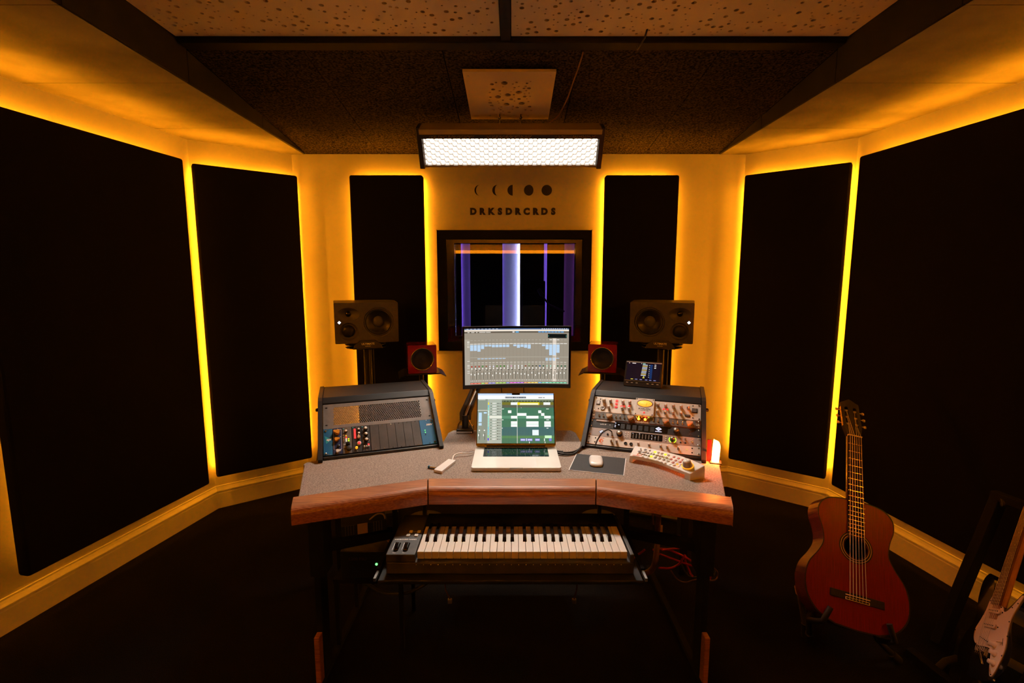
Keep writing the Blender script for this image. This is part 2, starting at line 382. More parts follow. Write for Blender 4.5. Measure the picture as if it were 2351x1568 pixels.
for k, (s0, s1) in enumerate(((1.55, 2.60), (2.85, 3.90))):  # unseen panels added behind the camera; their strips light the ceiling
    wd = ('nearest the camera', 'at the rear')[k]
    acoustic(AR, RR, s0, s1, ZB, ZT, 'added black acoustic panel, unseen on the right wall behind the camera, %s' % wd, sides=(0, 0), led='led_ceiling_fill')
    ll = (AL-RL).length; acoustic(RL, AL, ll-s1, ll-s0, ZB, ZT, 'added black acoustic panel, unseen on the left wall behind the camera, %s' % wd, sides=(0, 0), led='led_ceiling_fill')
acoustic(RR, RL, 1.68, 3.88, .35, 2.0, 'very wide black acoustic panel on the back wall behind the camera', led='led_rear', sides=(0, 0))

# ------------------------------------------------------------------ window to the booth
w = struct(bpy.data.objects.new('window_1', None)); COL.objects.link(w)
XW = Matrix(((1, 0, 0, 0), (0, 0, -1, 3.38), (0, 1, 0, 0), (0, 0, 0, 1)))   # x, up, towards the room
def frame(ox0, ox1, oz0, oz1, ix0, ix1, iz0, iz1, a, b_, nm, m):
    mb = MB(); mb.plate([(ox0, oz0), (ox1, oz0), (ox1, oz1), (ox0, oz1)], [[(ix0, iz0), (ix1, iz0), (ix1, iz1), (ix0, iz1)]], a, b_, XW); mb.build(nm, m, w, bevel=.003)
frame(-.515, .547, 1.012, 1.845, -.455, .487, 1.072, 1.786, .0, .035, 'outer_frame', 'matte_black')
frame(-.4545, .4865, 1.0725, 1.7855, -.400, .440, 1.115, 1.757, -.05, .012, 'inner_frame', 'gloss_black')
mb = MB(XW); mb.box(-.405, .445, 1.11, 1.762, -.036, -.030); mb.build('pane', 'glass', w)
mb = MB(XW); mb.box(-.535, .567, .985, 1.012, 0, .016); mb.build('sill', 'wall', w, bevel=.003)
# the booth behind it
mb = MB(); mb.box(-2.2, 2.2, 5.5, 5.58, 0, 2.6); struct(mb.build('wall_booth_back', 'wall'))
mb = MB(); mb.box(-2.2, -2.12, 3.56, 5.5, 0, 2.6); struct(mb.build('wall_booth_left', 'fabric'))
mb = MB(); mb.box(2.12, 2.2, 3.56, 5.5, 0, 2.6); struct(mb.build('wall_booth_right', 'fabric'))
mb = MB(); mb.box(-2.2, 2.2, 3.56, 5.58, 2.6, 2.66); struct(mb.build('ceiling_booth', 'void'))
def bpanel(x0, x1, z0, z1, label, strips=(), tilt=0, y=5.34):
    t = thing('booth_panel', label, 'acoustic panel', T(0, y, 0) @ RY(tilt), 'dark panels in the booth')
    mb = MB(); mb.box(x0, x1, 0, .06, 0, z1); mb.build('fabric_body', 'fabric', t, bevel=.006)
    for sx, mt in strips:
        mb = MB(); mb.box(sx-.006, sx+.006, .14, .146, z0+.05, z1-.05); mb.build('light_strip', mt, t)
    return t
bpanel(-.462, -.105, .1, 2.45, 'wide dark booth panel seen through the window left of the bright column', ((-.125, 'g_violet'), (-.44, 'g_violet')))
bpanel(.11, .352, .1, 1.50, 'short dark booth panel right of the bright column seen through the window', ((.135, 'g_violet'),), y=5.1)
bpanel(.088, .352, .1, 2.45, 'dark panel at the booth back wall, right of the bright column', ((.105, 'g_blue'), (.335, 'g_violet')))
bpanel(.388, .575, .1, 2.45, 'slim dark booth panel seen near the right side of the window', ((.405, 'g_violet'), (.555, 'g_magenta')))
bpanel(.72, 1.35, .1, 2.45, 'dark booth panel beyond the right edge of the window pane', ((.74, 'g_magenta'),))
bpanel(-1.3, -.565, .1, 2.45, 'dark booth panel beyond the left edge of the window pane', ((-.585, 'g_violet'),))
t = thing('microphone_stand', 'thin black microphone stand with angled boom inside the booth', 'mic stand', T(.36, 4.75, 0))
mb = MB(); mb.cyl((0, 0, .02), (0, 0, 1.28), .010); mb.build('pole', 'black', t)
mb = MB(); mb.tube([(-.06, 0, 1.36), (0, 0, 1.27), (.16, 0, 1.20)], .008); mb.build('boom', 'black', t)
mb = MB(); mb.lathe([(0, 0), (.13, 0), (.13, .012), (.02, .03), (0, .03)], 20); mb.build('base', 'black', t)
mb = MB(); mb.cyl((-.06, 0, 1.36), (-.10, 0, 1.42), .022, .018); mb.build('microphone', 'black', t)

# ------------------------------------------------------------------ wall sign: moon phases and letters
sg = thing('wall_sign', 'black moon phase symbols above the spaced letters DRKSDRCRDS on the front wall', 'sign', XW)
def moon(x, kind, r=.0355, z=2.115):
    n = 28; L = [(-math.pi/2 - PI*i/n) for i in range(n+1)]
    left = [(r*math.cos(a), r*math.sin(a)) for a in L]     # bottom -> top through the left
    inner = {'thin': -.68, 'thick': -.50, 'half': 0.0, 'gib': .82, 'full': 1.0}[kind]
    right = [(r*inner*math.cos(a)*(-1 if True else 1)*(-1), r*math.sin(a)) for a in []]
    R_ = [(inner*r*math.cos(PI/2 - PI*i/n), r*math.sin(PI/2 - PI*i/n)) for i in range(1, n)]
    mb = MB(); mb.prism([(x+a, z+b) for a, b in left + R_], 0, .0035); mb.build('moon_phase', 'black_print', sg)
for px, k in ((1101, 'thin'), (1142, 'thick'), (1177, 'half'), (1215, 'gib'), (1255.5, 'full')): moon((px-PCX)/FOC*3.265, k)
for i, ch in enumerate('DRKSDRCRDS'):
    x = (1087 + i*20.3 - PCX)/FOC*3.31
    text(ch, .058, 'black_print', sg, T(x, 1.972, .0015), .0015, .0040, 'letter')
for px in (1078, 1128, 1218, 1286):
    mb = MB(); c = ((px-PCX)/FOC*3.265, 2.112)
    mb.plate(circle(*c, .0505, 40), [circle(*c, .0490, 40)], 0, .0012); mb.build('plaster_ring', 'wall', sg)

# ------------------------------------------------------------------ ceiling plate, hanging lamp
def zc(y): return 2.352 + (3.379-y)*.112
pl = thing('perforated_ceiling_plate', 'pale square perforated plate screwed to the felt ceiling above the lamp', 'ceiling plate', T(-.012, 2.31, zc(2.31)-.030) @ RX(-math.degrees(math.atan(.112))))
hs = scatter(-.125, .13, .06, .455, [(.0155, 6), (.0095, 12), (.006, 20), (.004, 24)], 6000, .008)
mb = MB(); mb.plate([(-.213, 0), (.213, 0), (.213, .48), (-.213, .48)], [circle(x, y, r, 14) for x, y, r in hs], 0, .012); mb.build('plate', 'plate', pl)
mb = MB(); mb.box(-.16, .16, .03, .46, .022, .029); mb.build('backing', 'void', pl)
mb = MB(); mb.box(-.2, -.18, .03, .45, .012, .030); mb.box(.18, .2, .03, .45, .012, .030); mb.build('spacer', 'matte_black', pl)
for x in (-.19, .19):
    for y in (.035, .445): mb = MB(); mb.cyl((x, y, 0), (x, y, -.002), .004, n=10); mb.build('screw', 'steel', pl)
for x in (-.055, .06):
    mb = MB(); mb.tube([(x, .42, .002), (x, .42, -.012), (x+.006, .417, -.022), (x, .413, -.028), (x-.006, .417, -.022)], .0032); mb.build('hook', 'black', pl)

LW, LH = .985, .172
XL = T(-.008, 2.865, 2.155) @ RX(31) @ T(0, 0, 0)       # local x across, z up along the face, -y out of the face
lp = thing('hanging_lamp', 'long black box lamp with glowing white honeycomb front hanging below the ceiling', 'lamp', XL)
mb = MB(); mb.box(-LW/2, LW/2, .047, .054, -.0005, LH+.03); mb.build('back_panel', 'matte_black', lp)
mb = MB(); mb.box(-LW/2, LW/2, -.085, .047, LH+.002, LH+.010); mb.build('added_hood', 'black', lp)  # added to keep the lamp's light off the ceiling
mb = MB(); mb.box(-LW/2, LW/2, -.085, -.079, LH+.010, LH+.022); mb.build('hood_rail', 'black', lp)
mb = MB(); mb.box(-LW/2, LW/2, .006, .054, -.008, -.0005); mb.build('bottom_rail', 'fluor', lp)
for s_ in (-1, 1):
    mb = MB(); x0 = s_*LW/2; mb.box(min(x0, x0+s_*.028), max(x0, x0+s_*.028), -.012, .075, -.012, LH+.04); mb.build('end_cap', 'black', lp, bevel=.004)
mb = MB(); mb.box(-LW/2, LW/2, -.078, .054, LH+.022, LH+.048); mb.build('top_board', 'fluor', lp)
mb = MB(); mb.add([(-LW/2, .0465, 0), (LW/2, .0465, 0), (LW/2, .0465, LH), (-LW/2, .0465, LH)], [(0, 1, 2, 3)]); plabel(mb.build('diffuser', 'g_lamp', lp), 'bright white lamp face')
mb = MB(); R0 = .0168; hexes = []
for i in range(-1, 39):
    for j in range(-1, 8):
        cx = (i-18.5)*R0*1.5; cz = .004 + j*R0*math.sqrt(3) + (R0*math.sqrt(3)/2 if i % 2 else 0)
        hx = [(max(-LW/2+.002, min(LW/2-.002, cx + .955*R0*math.cos(k*PI/3))), max(.0015, min(LH-.0015, cz + .955*R0*math.sin(k*PI/3)))) for k in range(6)]
        hx = [p for k, p in enumerate(hx) if (Vector(p)-Vector(hx[k-1])).length > 1e-4]
        if len(hx) > 2 and max(p[1] for p in hx) - min(p[1] for p in hx) > .004 and max(p[0] for p in hx) - min(p[0] for p in hx) > .004: hexes.append(hx)
XH = Matrix(((1, 0, 0, 0), (0, 0, -1, 0), (0, 1, 0, 0), (0, 0, 0, 1)))
mb.plate([(-LW/2, 0), (LW/2, 0), (LW/2, LH), (-LW/2, LH)], hexes, -.045, -.009, XH); stuff(plabel(mb.build('honeycomb_grid', 'honey', lp), 'white hexagonal honeycomb grid'))
for k in range(9):     # spots added in the grid to throw the lamp's light, facing out of it
    ld = bpy.data.lights.new('added_spot', 'SPOT'); ld.energy = SPOT_W; ld.color = (1.0, .86, .72); ld.spot_size = math.radians(74); ld.spot_blend = .5; ld.shadow_soft_size = .022
    lo = bpy.data.objects.new('added_spot', ld); COL.objects.link(lo); lo.parent = lp; lo.matrix_local = T((k-4)*.108, .004, LH*.45) @ RX(-74)
random.seed(11)
for x0, x1 in ((-.44, -.2), (-.13, .11), (.24, .45)):
    mb = MB()
    for k in range(9):
        a = x0 + (x1-x0)*k/9; pts = [(a + (x1-x0)/9*t + random.uniform(-.006, .006), -.0865, LH+.004+.017*math.sin(t*6+k*1.7)**2) for t in [q/6 for q in range(8)]]
        mb.tube(pts, .0011, 4)
    mb.build('scroll_trim', 'fluor', lp)
Xi = XL.inverted()
for k, x in enumerate((-.055, .06)):
    a = Xi @ (pl.matrix_world @ Vector((x, .413, -.028))); b_ = Vector((a.x, .02, LH+.048))
    mb = MB(); mb.tube([a, b_], .0014, 6); mb.build('suspension_wire', 'steel', lp)
t = thing('lamp_cable', 'thin pale cable looping down from the ceiling beam to the hanging lamp', 'cable')
P = [(.305, 2.195, 2.475), (.300, 2.22, 2.455), (.29, 2.42, 2.435), (.275, 2.60, 2.41), (.24, 2.76, 2.385), (.16, 2.86, 2.368)]
mb = MB(); mb.tube(spline(P, 5, False), .0035, 6); mb.build('cord', 'copper', t)

# ================================================================== desk
ZD = .754
desk = thing('studio_desk', 'angled studio desk with grey cloth top, wooden front edge and black frame', 'desk')
def arc(cx, cy, r, a0, a1, n=5): return [(cx + r*math.cos(math.radians(a0+(a1-a0)*i/n)), cy + r*math.sin(math.radians(a0+(a1-a0)*i/n))) for i in range(n+1)]
half = [(.303, 1.735), (.741, 1.578), (.846, 1.872)] + arc(.826, 1.893, .03, -20, 70, 4) + [(.806, 1.935), (.34, 2.103), (.324, 2.13), (.316, 2.30), (.296, 2.34)]
poly = half + [(-x, y) for x, y in half[::-1]]
mb = MB(); mb.prism(poly, .702, ZD); mb.build('desktop', 'cloth', desk, bevel=.006)
def trim(p0, ang, ln, k0, k1):     # k0, k1: how the ends slant with depth (mitres)
    sec = [(0, -.058)] + [(.028 - .028*math.cos(t), -.028 + .028*math.sin(t)) for t in [math.radians(k*15) for k in range(7)]] + [(.098, 0), (.098, -.058)]
    X = T(p0[0], p0[1], ZD+.001) @ RZ(ang); n = len(sec); mb = MB(X)
    v = [(k0*d_, d_, z) for d_, z in sec] + [(ln+k1*d_, d_, z) for d_, z in sec]
    mb.add(v, [(i, (i+1) % n, n+(i+1) % n, n+i) for i in range(n)], False)
    mb.add(v[:n], [list(range(n))]); mb.add(v[n:], [list(range(n))]); return plabel(mb.build('wooden_edge', 'wood', desk, bevel=.002), 'reddish-brown wooden edge rail')
tm = math.tan(math.radians(9.8)); c, s_ = math.cos(math.radians(19.6)), math.sin(math.radians(19.6))
trim((-.3015, 1.645), 0, .603, -tm, tm)
trim((.3045, 1.6443), -19.6, .450, -tm*-1*-1, 0)
trim((-.3045-.45*c, 1.6443-.45*s_), 19.6, .450, 0, tm)
for sg_ in (-1, 1):   # frame under each wing
    x = sg_*.715
    mb = MB(); mb.box(x-.028, x+.028, 1.64, 1.72, .42, .702); mb.build('leg_bracket', 'matte_black', desk, bevel=.003)
    mb = MB(); mb.box(x-.012, x+.012, 1.635, 1.70, .02, .42); mb.build('leg', 'matte_black', desk, bevel=.003)
    mb = MB(); mb.box(x-.012, x+.012, 1.60, 2.35, 0, .02); mb.build('foot', 'matte_black', desk)
    mb = MB(); mb.box(x-.010, x+.010, 1.600, 1.634, .0, .205); mb.build('foot_plate', 'wood', desk, bevel=.003)
    mb = MB(); mb.box(x*1.22-.02, x*1.22+.02, 2.28, 2.34, .02, .70); mb.build('leg', 'matte_black', desk, bevel=.003)
    a = Vector((x, 1.70, .505)); b_ = Vector((sg_*.33, 1.86, .505)); ang = math.degrees(math.atan2(b_.y-a.y, b_.x-a.x))
    mb = MB(T(*a) @ RZ(ang)); mb.box(0, (b_-a).length, -.02, .02, -.017, .017); mb.build('cross_bar', 'matte_black', desk, bevel=.003)
    for lx in (-.262, .262):
        mb = MB(T(sg_*.566, 2.02, 0) @ RZ(-sg_*19.6)); mb.box(lx-.008, lx+.008, -.06, .48, .706, .7535); mb.build('rack_rail', 'black', desk)
mb = MB(); mb.box(-.30, .30, 2.27, 2.32, .60, .702); mb.build('rear_beam', 'black', desk)
tray = MB(); tray.box(-.425, .415, 1.405, 1.74, .548, .562); tray.build('keyboard_tray', 'black', desk, bevel=.003)
for x in (-.44, .43):
    mb = MB(); mb.box(x-.006, x+.006, 1.47, 1.72, .556, .562); mb.box(x-.006, x+.006, 1.69, 1.72, .556, .702); mb.build('tray_bracket', 'matte_black', desk)
    mb = MB(); mb.box(x-.004, x+.004, 1.425, 1.47, .545, .556); mb.build('tray_runner', 'steel', desk)

# ------------------------------------------------------------------ keyboard
kb = thing('music_keyboard', 'black four-octave music keyboard with ivory keys on the sliding tray under the desk', 'keyboard', T(0, 0, .001))
mb = MB(); mb.box(-.405, .392, 1.436, 1.70, .562, .603); mb.build('case', 'kbd', kb, bevel=.004)
mb = MB(); mb.box(-.405, -.311, 1.436, 1.70, .603, .630); mb.build('control_panel', 'kbd', kb, bevel=.003)
mb = MB(); mb.box(.379, .392, 1.436, 1.70, .603, .630); mb.build('end_cheek', 'kbd', kb, bevel=.003)
mb = MB(); mb.box(-.311, .379, 1.615, 1.70, .603, .636); mb.build('rear_panel', 'matte_black', kb, bevel=.003)
kw = .0235; x0 = -.3075
mb = MB(); mb.box(.0006, kw-.0006, 0, .162, -.024, 0); wk = mb.build('white_key', 'ivory', kb, bevel=.0012); wk.location = (x0, 1.452, .630)
for i in range(1, 29): k = copy(wk, kb); k.location = (x0+i*kw, 1.452, .630)
mb = MB(); mb.add([(-.0065, 0, -.002), (.0065, 0, -.002), (-.0055, .010, .011), (.0055, .010, .011), (-.0055, .1, .013), (.0055, .1, .013), (-.0065, .1, -.002), (.0065, .1, -.002)], [(0, 1, 3, 2), (2, 3, 5, 4), (0, 2, 4, 6), (1, 7, 5, 3), (4, 5, 7, 6)])
bk = None
for i in range(28):
    if i % 7 in (0, 1, 3, 4, 5):
        sh = {0: -.002, 1: .002, 3: -.003, 4: 0, 5: .003}[i % 7]; p = (x0+(i+1)*kw+sh, 1.512, .631)
        if bk is None: bk = mb.build('black_key', 'gloss_black', kb, bevel=.001); bk.location = p
        else: k = copy(bk, kb); k.location = p
mb = MB()
for i in range(0, 29): mb.cyl((x0+i*kw, 1.4362, .596), (x0+i*kw, 1.4345, .596), .0016, n=6)
stuff(mb.build('key_marker_dots', 'white_print', kb))
for bx, by in ((-.352, 1.575), (-.324, 1.575), (-.357, 1.551), (-.329, 1.551)):
    mb = MB(); mb.box(bx-.006, bx+.006, by-.007, by+.007, .630, .6335); mb.build('button', 'cap_white', kb, bevel=.001)
for bx in (-.378, -.347):
    mb = MB(); mb.prism(rrect(bx-.0075, bx+.0075, 1.452, 1.508, .007), .6302, .6308); mb.build('wheel_slot', 'void', kb)
    mb = MB(); mb.cyl((bx-.0055, 1.480, .622), (bx+.0055, 1.480, .622), .022, n=28); w_ = mb.build('wheel', 'gloss_black', kb)
    mb = MB(); mb.box(bx-.013, bx-.0115, 1.462, 1.505, .6302, .6306); mb.build('wheel_line', 'white_print', kb)
text('iKEYBOARD NANO', .0085, 'white_print', kb, T(-.360, 1.526, .6304), .0002, .0003)
text('Octave', .005, 'white_print', kb, T(-.338, 1.575, .6304), .0002); text('Shift', .005, 'white_print', kb, T(-.343, 1.551, .6304), .0002)
text('Pitch', .005, 'white_print', kb, T(-.380, 1.445, .6304), .0002); text('Mod', .005, 'white_print', kb, T(-.349, 1.445, .6304), .0002)

# ================================================================== racks
RW = .4826; U = .04445
RK = {}
def rack(sgn, label):
    O = T(sgn*.566, 2.02, ZD) @ RZ(-sgn*19.6)
    t = thing('equipment_rack', label, 'rack cabinet', O, 'desktop equipment racks')
    side = [(-.036, .0), (-.040, .014), (-.020, .030), (.198, .205), (.232, .2135), (.480, .2135), (.480, .0)]
    Xs = Matrix(((0, 0, 1, 0), (1, 0, 0, 0), (0, 1, 0, 0), (0, 0, 0, 1)))
    for x in (-.262, .244):
        mb = MB(); mb.prism(side, x, x+.018, Xs); mb.build('side_panel', 'rack_metal', t, bevel=.004)
    mb = MB(); mb.box(-.244, .244, .236, .478, .196, .211); mb.build('top_panel', 'rack_metal', t, bevel=.004)
    X = T(0, 0, .013) @ RX(-50)
    mb = MB(X); mb.box(-.244, .244, -.004, .012, 6*U+.003, 6*U+.040); mb.build('top_fascia', 'black', t, bevel=.003)
    mb = MB(); mb.box(-.244, .244, -.014, .022, -.002, .012); mb.build('bottom_bar', 'black', t, bevel=.003)
    for x in (-.232, .224):
        mb = MB(X); mb.box(x, x+.008, .004, .014, 0, 6*U); mb.build('mounting_rail', 'black', t)
    for x, s2 in ((-.262, -1), (.262, 1)):
        mb = MB(); mb.lathe([(0, 0), (.008, 0), (.008, .010), (.005, .013), (0, .013)], 12, T(x, .22, .16) @ RY(90*s2)); mb.build('side_knob', 'black', t)
    # faceplate frame: x across, y up the face, z out
    F = O @ X @ Matrix(((1, 0, 0, 0), (0, 0, -1, 0), (0, 1, 0, 0), (0, 0, 0, 1)))
    RK[sgn] = F; return t
rack(-1, 'black slant-front rack on the left of the desk holding blue faceplates')
rack(1, 'black slant-front rack on the right of the desk holding silver equipment')

cache = {}
def shared(key, fn, name, m, parent, X):
    if key not in cache:
        mb = MB(); fn(mb); o_ = mb.build(name, m, parent); cache[key] = o_.data; o_.matrix_local = X; return o_
    o_ = bpy.data.objects.new(name, cache[key]); COL.objects.link(o_); o_.parent = parent; o_.matrix_local = X; return o_
def knob(p, x, y, r, h, m, cap=None, n=20, name='knob', z=0):
    if p.parent and cap:
        def f(mb):
            mb.lathe([(r, 0), (r, h*.85), (r*.9, h), (0, h)], n); mb.m = 1; mb.lathe([(r*.78, h), (r*.78, h+.0012), (0, h+.0012)], n)
        return shared(('kc', r, h, m, cap), f, name, [m, cap], p, T(x, y, z))
    k = shared(('k', r, h, m), lambda mb: mb.lathe([(r, 0), (r, h*.85), (r*.9, h), (0, h)], n), name, m, p, T(x, y, z))
    if cap: shared(('c', r, h, cap), lambda mb: mb.lathe([(r*.78, 0), (r*.78, .0012), (0, .0012)], n), 'knob_cap', cap, k, T(0, 0, h))
    return k
def screw(p, x, y, r=.0042, m='chrome'):
    return shared(('s', r, m), lambda mb: mb.lathe([(r, 0), (r*.95, r*.45), (r*.6, r*.75), (0, r*.85)], 10), 'screw', m, p, T(x, y, 0))
def button(p, x, y, w_, h_, m, d=.004, name='button'):
    return shared(('b', w_, h_, m, d), lambda mb: mb.box(-w_/2, w_/2, -h_/2, h_/2, 0, d), name, m, p, T(x, y, 0))
def disc(p, x, y, r, m, d=.002, name='indicator', n=14):
    return shared(('d', r, m, d), lambda mb: mb.lathe([(r, 0), (r, d*.7), (r*.7, d), (0, d)], n), name, m, p, T(x, y, 0))
def toggle(p, x, y):
    k = shared('tg', lambda mb: mb.lathe([(.0045, 0), (.0045, .003), (.002, .003), (.0016, .006), (.0024, .014), (0, .015)], 10), 'toggle_switch', 'chrome', p, T(x, y, 0) @ RX(-14)); return k
def chicken(p, x, y, ang, m, s=1.0):
    def f(mb):
        pts = [(-.0095*s, -.006*s), (-.006*s, -.0095*s), (.002*s, -.0085*s), (.017*s, -.003*s), (.017*s, .003*s), (.002*s, .0085*s), (-.006*s, .0095*s), (-.0095*s, .006*s)]
        mb.prism(spline(pts, 3), .003, .015*s); mb.lathe([(.0105*s, 0), (.0105*s, .003)], 16)
    return shared(('ck', m, s), f, 'pointer_knob', m, p, T(x, y, 0) @ RZ(ang))
def device(sgn, u0, nu, name, label, cat, m, depth=.20, screws=True, d=.003):
    t = thing(name, label, cat, RK[sgn] @ T(0, u0*U, 0), 'rack equipment'); h = nu*U
    mb = MB(); mb.box(-RW/2, RW/2, .0006, h-.0006, -.002, d)
    fp = mb.build('faceplate', m, t, bevel=.0008)
    if depth: mb = MB(); mb.box(-.21, .21, .003, h-.003, -depth, -.0022); mb.build('chassis', 'matte_black', t)
    if screws:
        for x in (-RW/2+.008, RW/2-.008):
            for y in ((.008, h-.008)): k = screw(t, x, y); k.location.z = d
    return t
ux = lambda u_: (u_-.5)*RW

# --- left rack: vented panel above a module frame
vt = thing('vent_panel', 'dark grey rack panel punched with rows of hexagonal vent holes', 'vent panel', RK[-1] @ T(0, 3*U, 0)); h = 3*U
holes = []; sx_, sy_ = .0086, .0080
for j in range(12):
    for i in range(45):
        x = -.195 + i*sx_ + (sx_/2 if j % 2 else 0); y = .022 + j*sy_
        if x < .205: holes.append([(x + .0037*math.sin(k*PI/3), y + .0042*math.cos(k*PI/3)) for k in range(6)])
slots = [rrect(sx2*.228-.005, sx2*.228+.005, yy-.003, yy+.003, .0028, 3) for sx2 in (-1, 1) for yy in (.020, h-.020)]
mb = MB(); mb.plate([(-RW/2, .0006), (RW/2, .0006), (RW/2, h-.0006), (-RW/2, h-.0006)], holes + slots, -.0015, .0015); mb.build('faceplate', 'vent_metal', vt)
ch = device(-1, 0, 3, 'module_frame', 'blue-ended module frame with small audio modules below the vent panel', 'audio rack', 'matte_black', .16, False, .0)
H3 = 3*U
def module(u0, u1, m, nm='module'):
    mb = MB(); mb.box(ux(u0)+.0006, ux(u1)-.0006, .001, H3-.001, 0, .003); o_ = mb.build(nm, m, ch, bevel=.0006)
    xm = (ux(u0)+ux(u1))/2
    for y in (.006, H3-.006): k = screw(o_, xm, y, .0024); k.location.z = .003
    return o_
e1 = module(0, .078, 'api_blue', 'end_plate'); e2 = module(.862, 1, 'api_blue', 'end_plate')
for x in (-RW/2+.010, RW/2-.010):
    for y in (.010, H3-.010): k = screw(e1 if x < 0 else e2, x, y, .0055); k.location.z = .003
mb = MB(); mb.prism([(ux(.012), .098), (ux(.012)+.028, .076), (ux(.012)+.006, .058)], .003, .0036); mb.build('triangle_logo', 'teal', e1)
text('api', .016, 'white_print', e1, T(ux(.046), .078, .0038), .0003, .0006, shear=.2)
text('500V', .0135, 'white_print', e2, T(ux(.952), .104, .0034), .0003, .0005, shear=.2)
for y, m_ in ((.075, 'g_green'), (.064, 'g_green'), (.053, 'black')): k = disc(e2, ux(.905), y, .0022, m_); k.location.z = .003
for y in (.075, .064, .053):
    k = button(e2, ux(.885), y, .008, .001, 'teal', .0004, 'tick_mark'); k.location.z = .003
def on(o_, z=.003): o_.location.z = z; return o_
m1 = module(.080, .160, 'navy'); xm = ux(.120)
mb = MB(); mb.plate(rrect(xm-.0165, xm+.0165, .024, .126, .004), [rrect(xm-.0155, xm+.0155, .025, .125, .0035)], .003, .0036); mb.build('outline_print', 'white_print', m1)
on(chicken(m1, xm, .108, 160, 'blue_knob', .95)); on(chicken(m1, xm-.004, .073, 10, 'blue_knob', .75)); on(knob(m1, xm+.003, .040, .0065, .007, 'black'))
on(chicken(m1, xm, .014, 5, 'cap_white', .7)); on(disc(m1, xm+.012, .086, .0018, 'cap_white'))
m2 = module(.162, .242, 'charcoal'); xm = ux(.202)
on(disc(m2, xm-.014, .124, .0028, 'teal')); on(knob(m2, xm-.004, .110, .0065, .008, 'black', 'cap_white'))
for i, (dx, y, mt) in enumerate(((-.004, .088, 'g_orange'), (-.004, .079, 'g_red'), (-.004, .071, 'g_pale'), (.006, .071, 'g_yellow'), (-.004, .062, 'g_pale'), (.006, .062, 'g_lime'), (-.015, .092, 'btn_brown'), (-.015, .078, 'btn_brown'), (-.015, .070, 'btn_brown'), (-.015, .062, 'btn_brown'))): on(button(m2, xm+dx, y, .0055, .004, mt, .003))
on(knob(m2, xm+.002, .044, .0085, .010, 'matte_black')); on(knob(m2, xm+.006, .024, .0115, .008, 'rubber')); on(button(m2, xm-.011, .046, .010, .002, 'white_print', .0004, 'print_line')); on(button(m2, xm-.011, .032, .010, .002, 'white_print', .0004, 'print_line'))
m3 = module(.244, .324, 'black_face'); xm = ux(.284)
on(disc(m3, xm-.014, .126, .0028, 'teal'))
for i in range(11): on(button(m3, xm-.007, .118-i*.0046, .008, .0036, 'g_red', .002, 'level_light'))
for y in (.113, .092): on(knob(m3, xm+.010, y, .006, .008, 'black', 'cap_white'))
on(chicken(m3, xm+.009, .074, 95, 'knob_tan', .6)); on(knob(m3, xm+.009, .042, .0085, .008, 'cap_white')); on(knob(m3, xm+.009, .042, .0062, .010, 'g_red', name='red_knob_top')); on(knob(m3, xm-.003, .022, .0055, .007, 'g_orange'))
m4 = module(.326, .402, 'black_face'); xm = ux(.364)
on(disc(m4, xm-.013, .126, .0028, 'teal'))
for y in (.113, .084, .055):
    on(knob(m4, xm+.001, y, .0082, .011, 'black', 'cap_white'))
    mb = MB()
    for a in range(-45, 226, 27): mb.lathe([(.0009, 0), (.0009, .0006), (0, .0006)], 6, T(xm+.001+.0125*math.cos(math.radians(a)), y+.0125*math.sin(math.radians(a)), .003))
    stuff(mb.build('dial_dots', 'white_print', m4))
for dx, mt in ((-.009, 'cap_white'), (0, 'cap_white'), (.009, 'cap_white')): on(knob(m4, xm+dx, .024, .0032, .006, mt, n=10))
on(button(m4, xm+.009, .033, .007, .006, 'g_red', .003))
for u0, u1 in ((.404, .480), (.480, .557), (.557, .633), (.633, .709), (.709, .785), (.785, .861)): module(u0, u1, 'blank', 'blank_plate')

# --- right rack, from the bottom up
dv = device(1, 0, 1, 'monitor_unit', 'pale silver rack unit with orange round logo at the bottom of the right rack', 'rack unit', 'silver', .14)
z = .003
mb = MB(); mb.prism(circle(ux(.13), .021, .0098, 24), z, z+.0004); mb.build('round_logo', 'orange_print', dv)
mb = MB(); mb.prism(circle(ux(.137), .020, .0036, 16), z+.0004, z+.0008); mb.build('logo_eye', 'silver', dv)
text('DANGEROUS', .0042, 'orange_print', dv, T(ux(.13), .036, z+.0003), .0002, .0002); text('MUSIC', .005, 'orange_print', dv, T(ux(.135), .006, z+.0003), .0002, .0002)
for u_ in (.225, .275, .47, .565, .665, .72, .815): on(knob(dv, ux(u_), .022, .0052, .017, 'knob_silver', 'cap_white', 14), z)
for u_ in (.355, .405):
    mb = MB(); mb.lathe([(.0075, 0), (.0075, .003), (.0045, .003), (.0045, .0008), (0, .0008)], 16, T(ux(u_), .021, z)); mb.build('headphone_jack', 'rubber', dv)
on(disc(dv, ux(.885), .024, .0014, 'g_lime'), z)
for u_ in (.075, .93):
    for y in (.012, .033): on(disc(dv, ux(u_), y, .0032, 'void', .0006, 'screw_hole'), z)
dv = device(1, 1, 1, 'audio_interface', 'warm grey rack audio interface with lit green knob ring in the right rack', 'audio interface', 'warm_grey', .16)
def rot_logo(p, x, y, w_, h_, m, zz):
    mb = MB(); mb.prism([(x-w_/2, y), (x, y-h_/2), (x+w_/2, y), (x, y+h_/2)], zz, zz+.0004); return mb.build('diamond_logo', m, p)
rot_logo(dv, ux(.125), .024, .030, .024, 'black_print', z); rot_logo(dv, ux(.125), .0235, .024, .019, 'g_logo', z+.0004)
text('UA', .009, 'black_print', dv, T(ux(.125), .0235, z+.0010), .0001, .0003)
for u_ in (.183, .223): 
    mb = MB(); mb.lathe([(.0050, 0), (.0050, .003), (.003, .003), (.003, .0006), (0, .0006)], 14, T(ux(u_), .013, z)); mb.build('input_jack', 'rubber', dv)
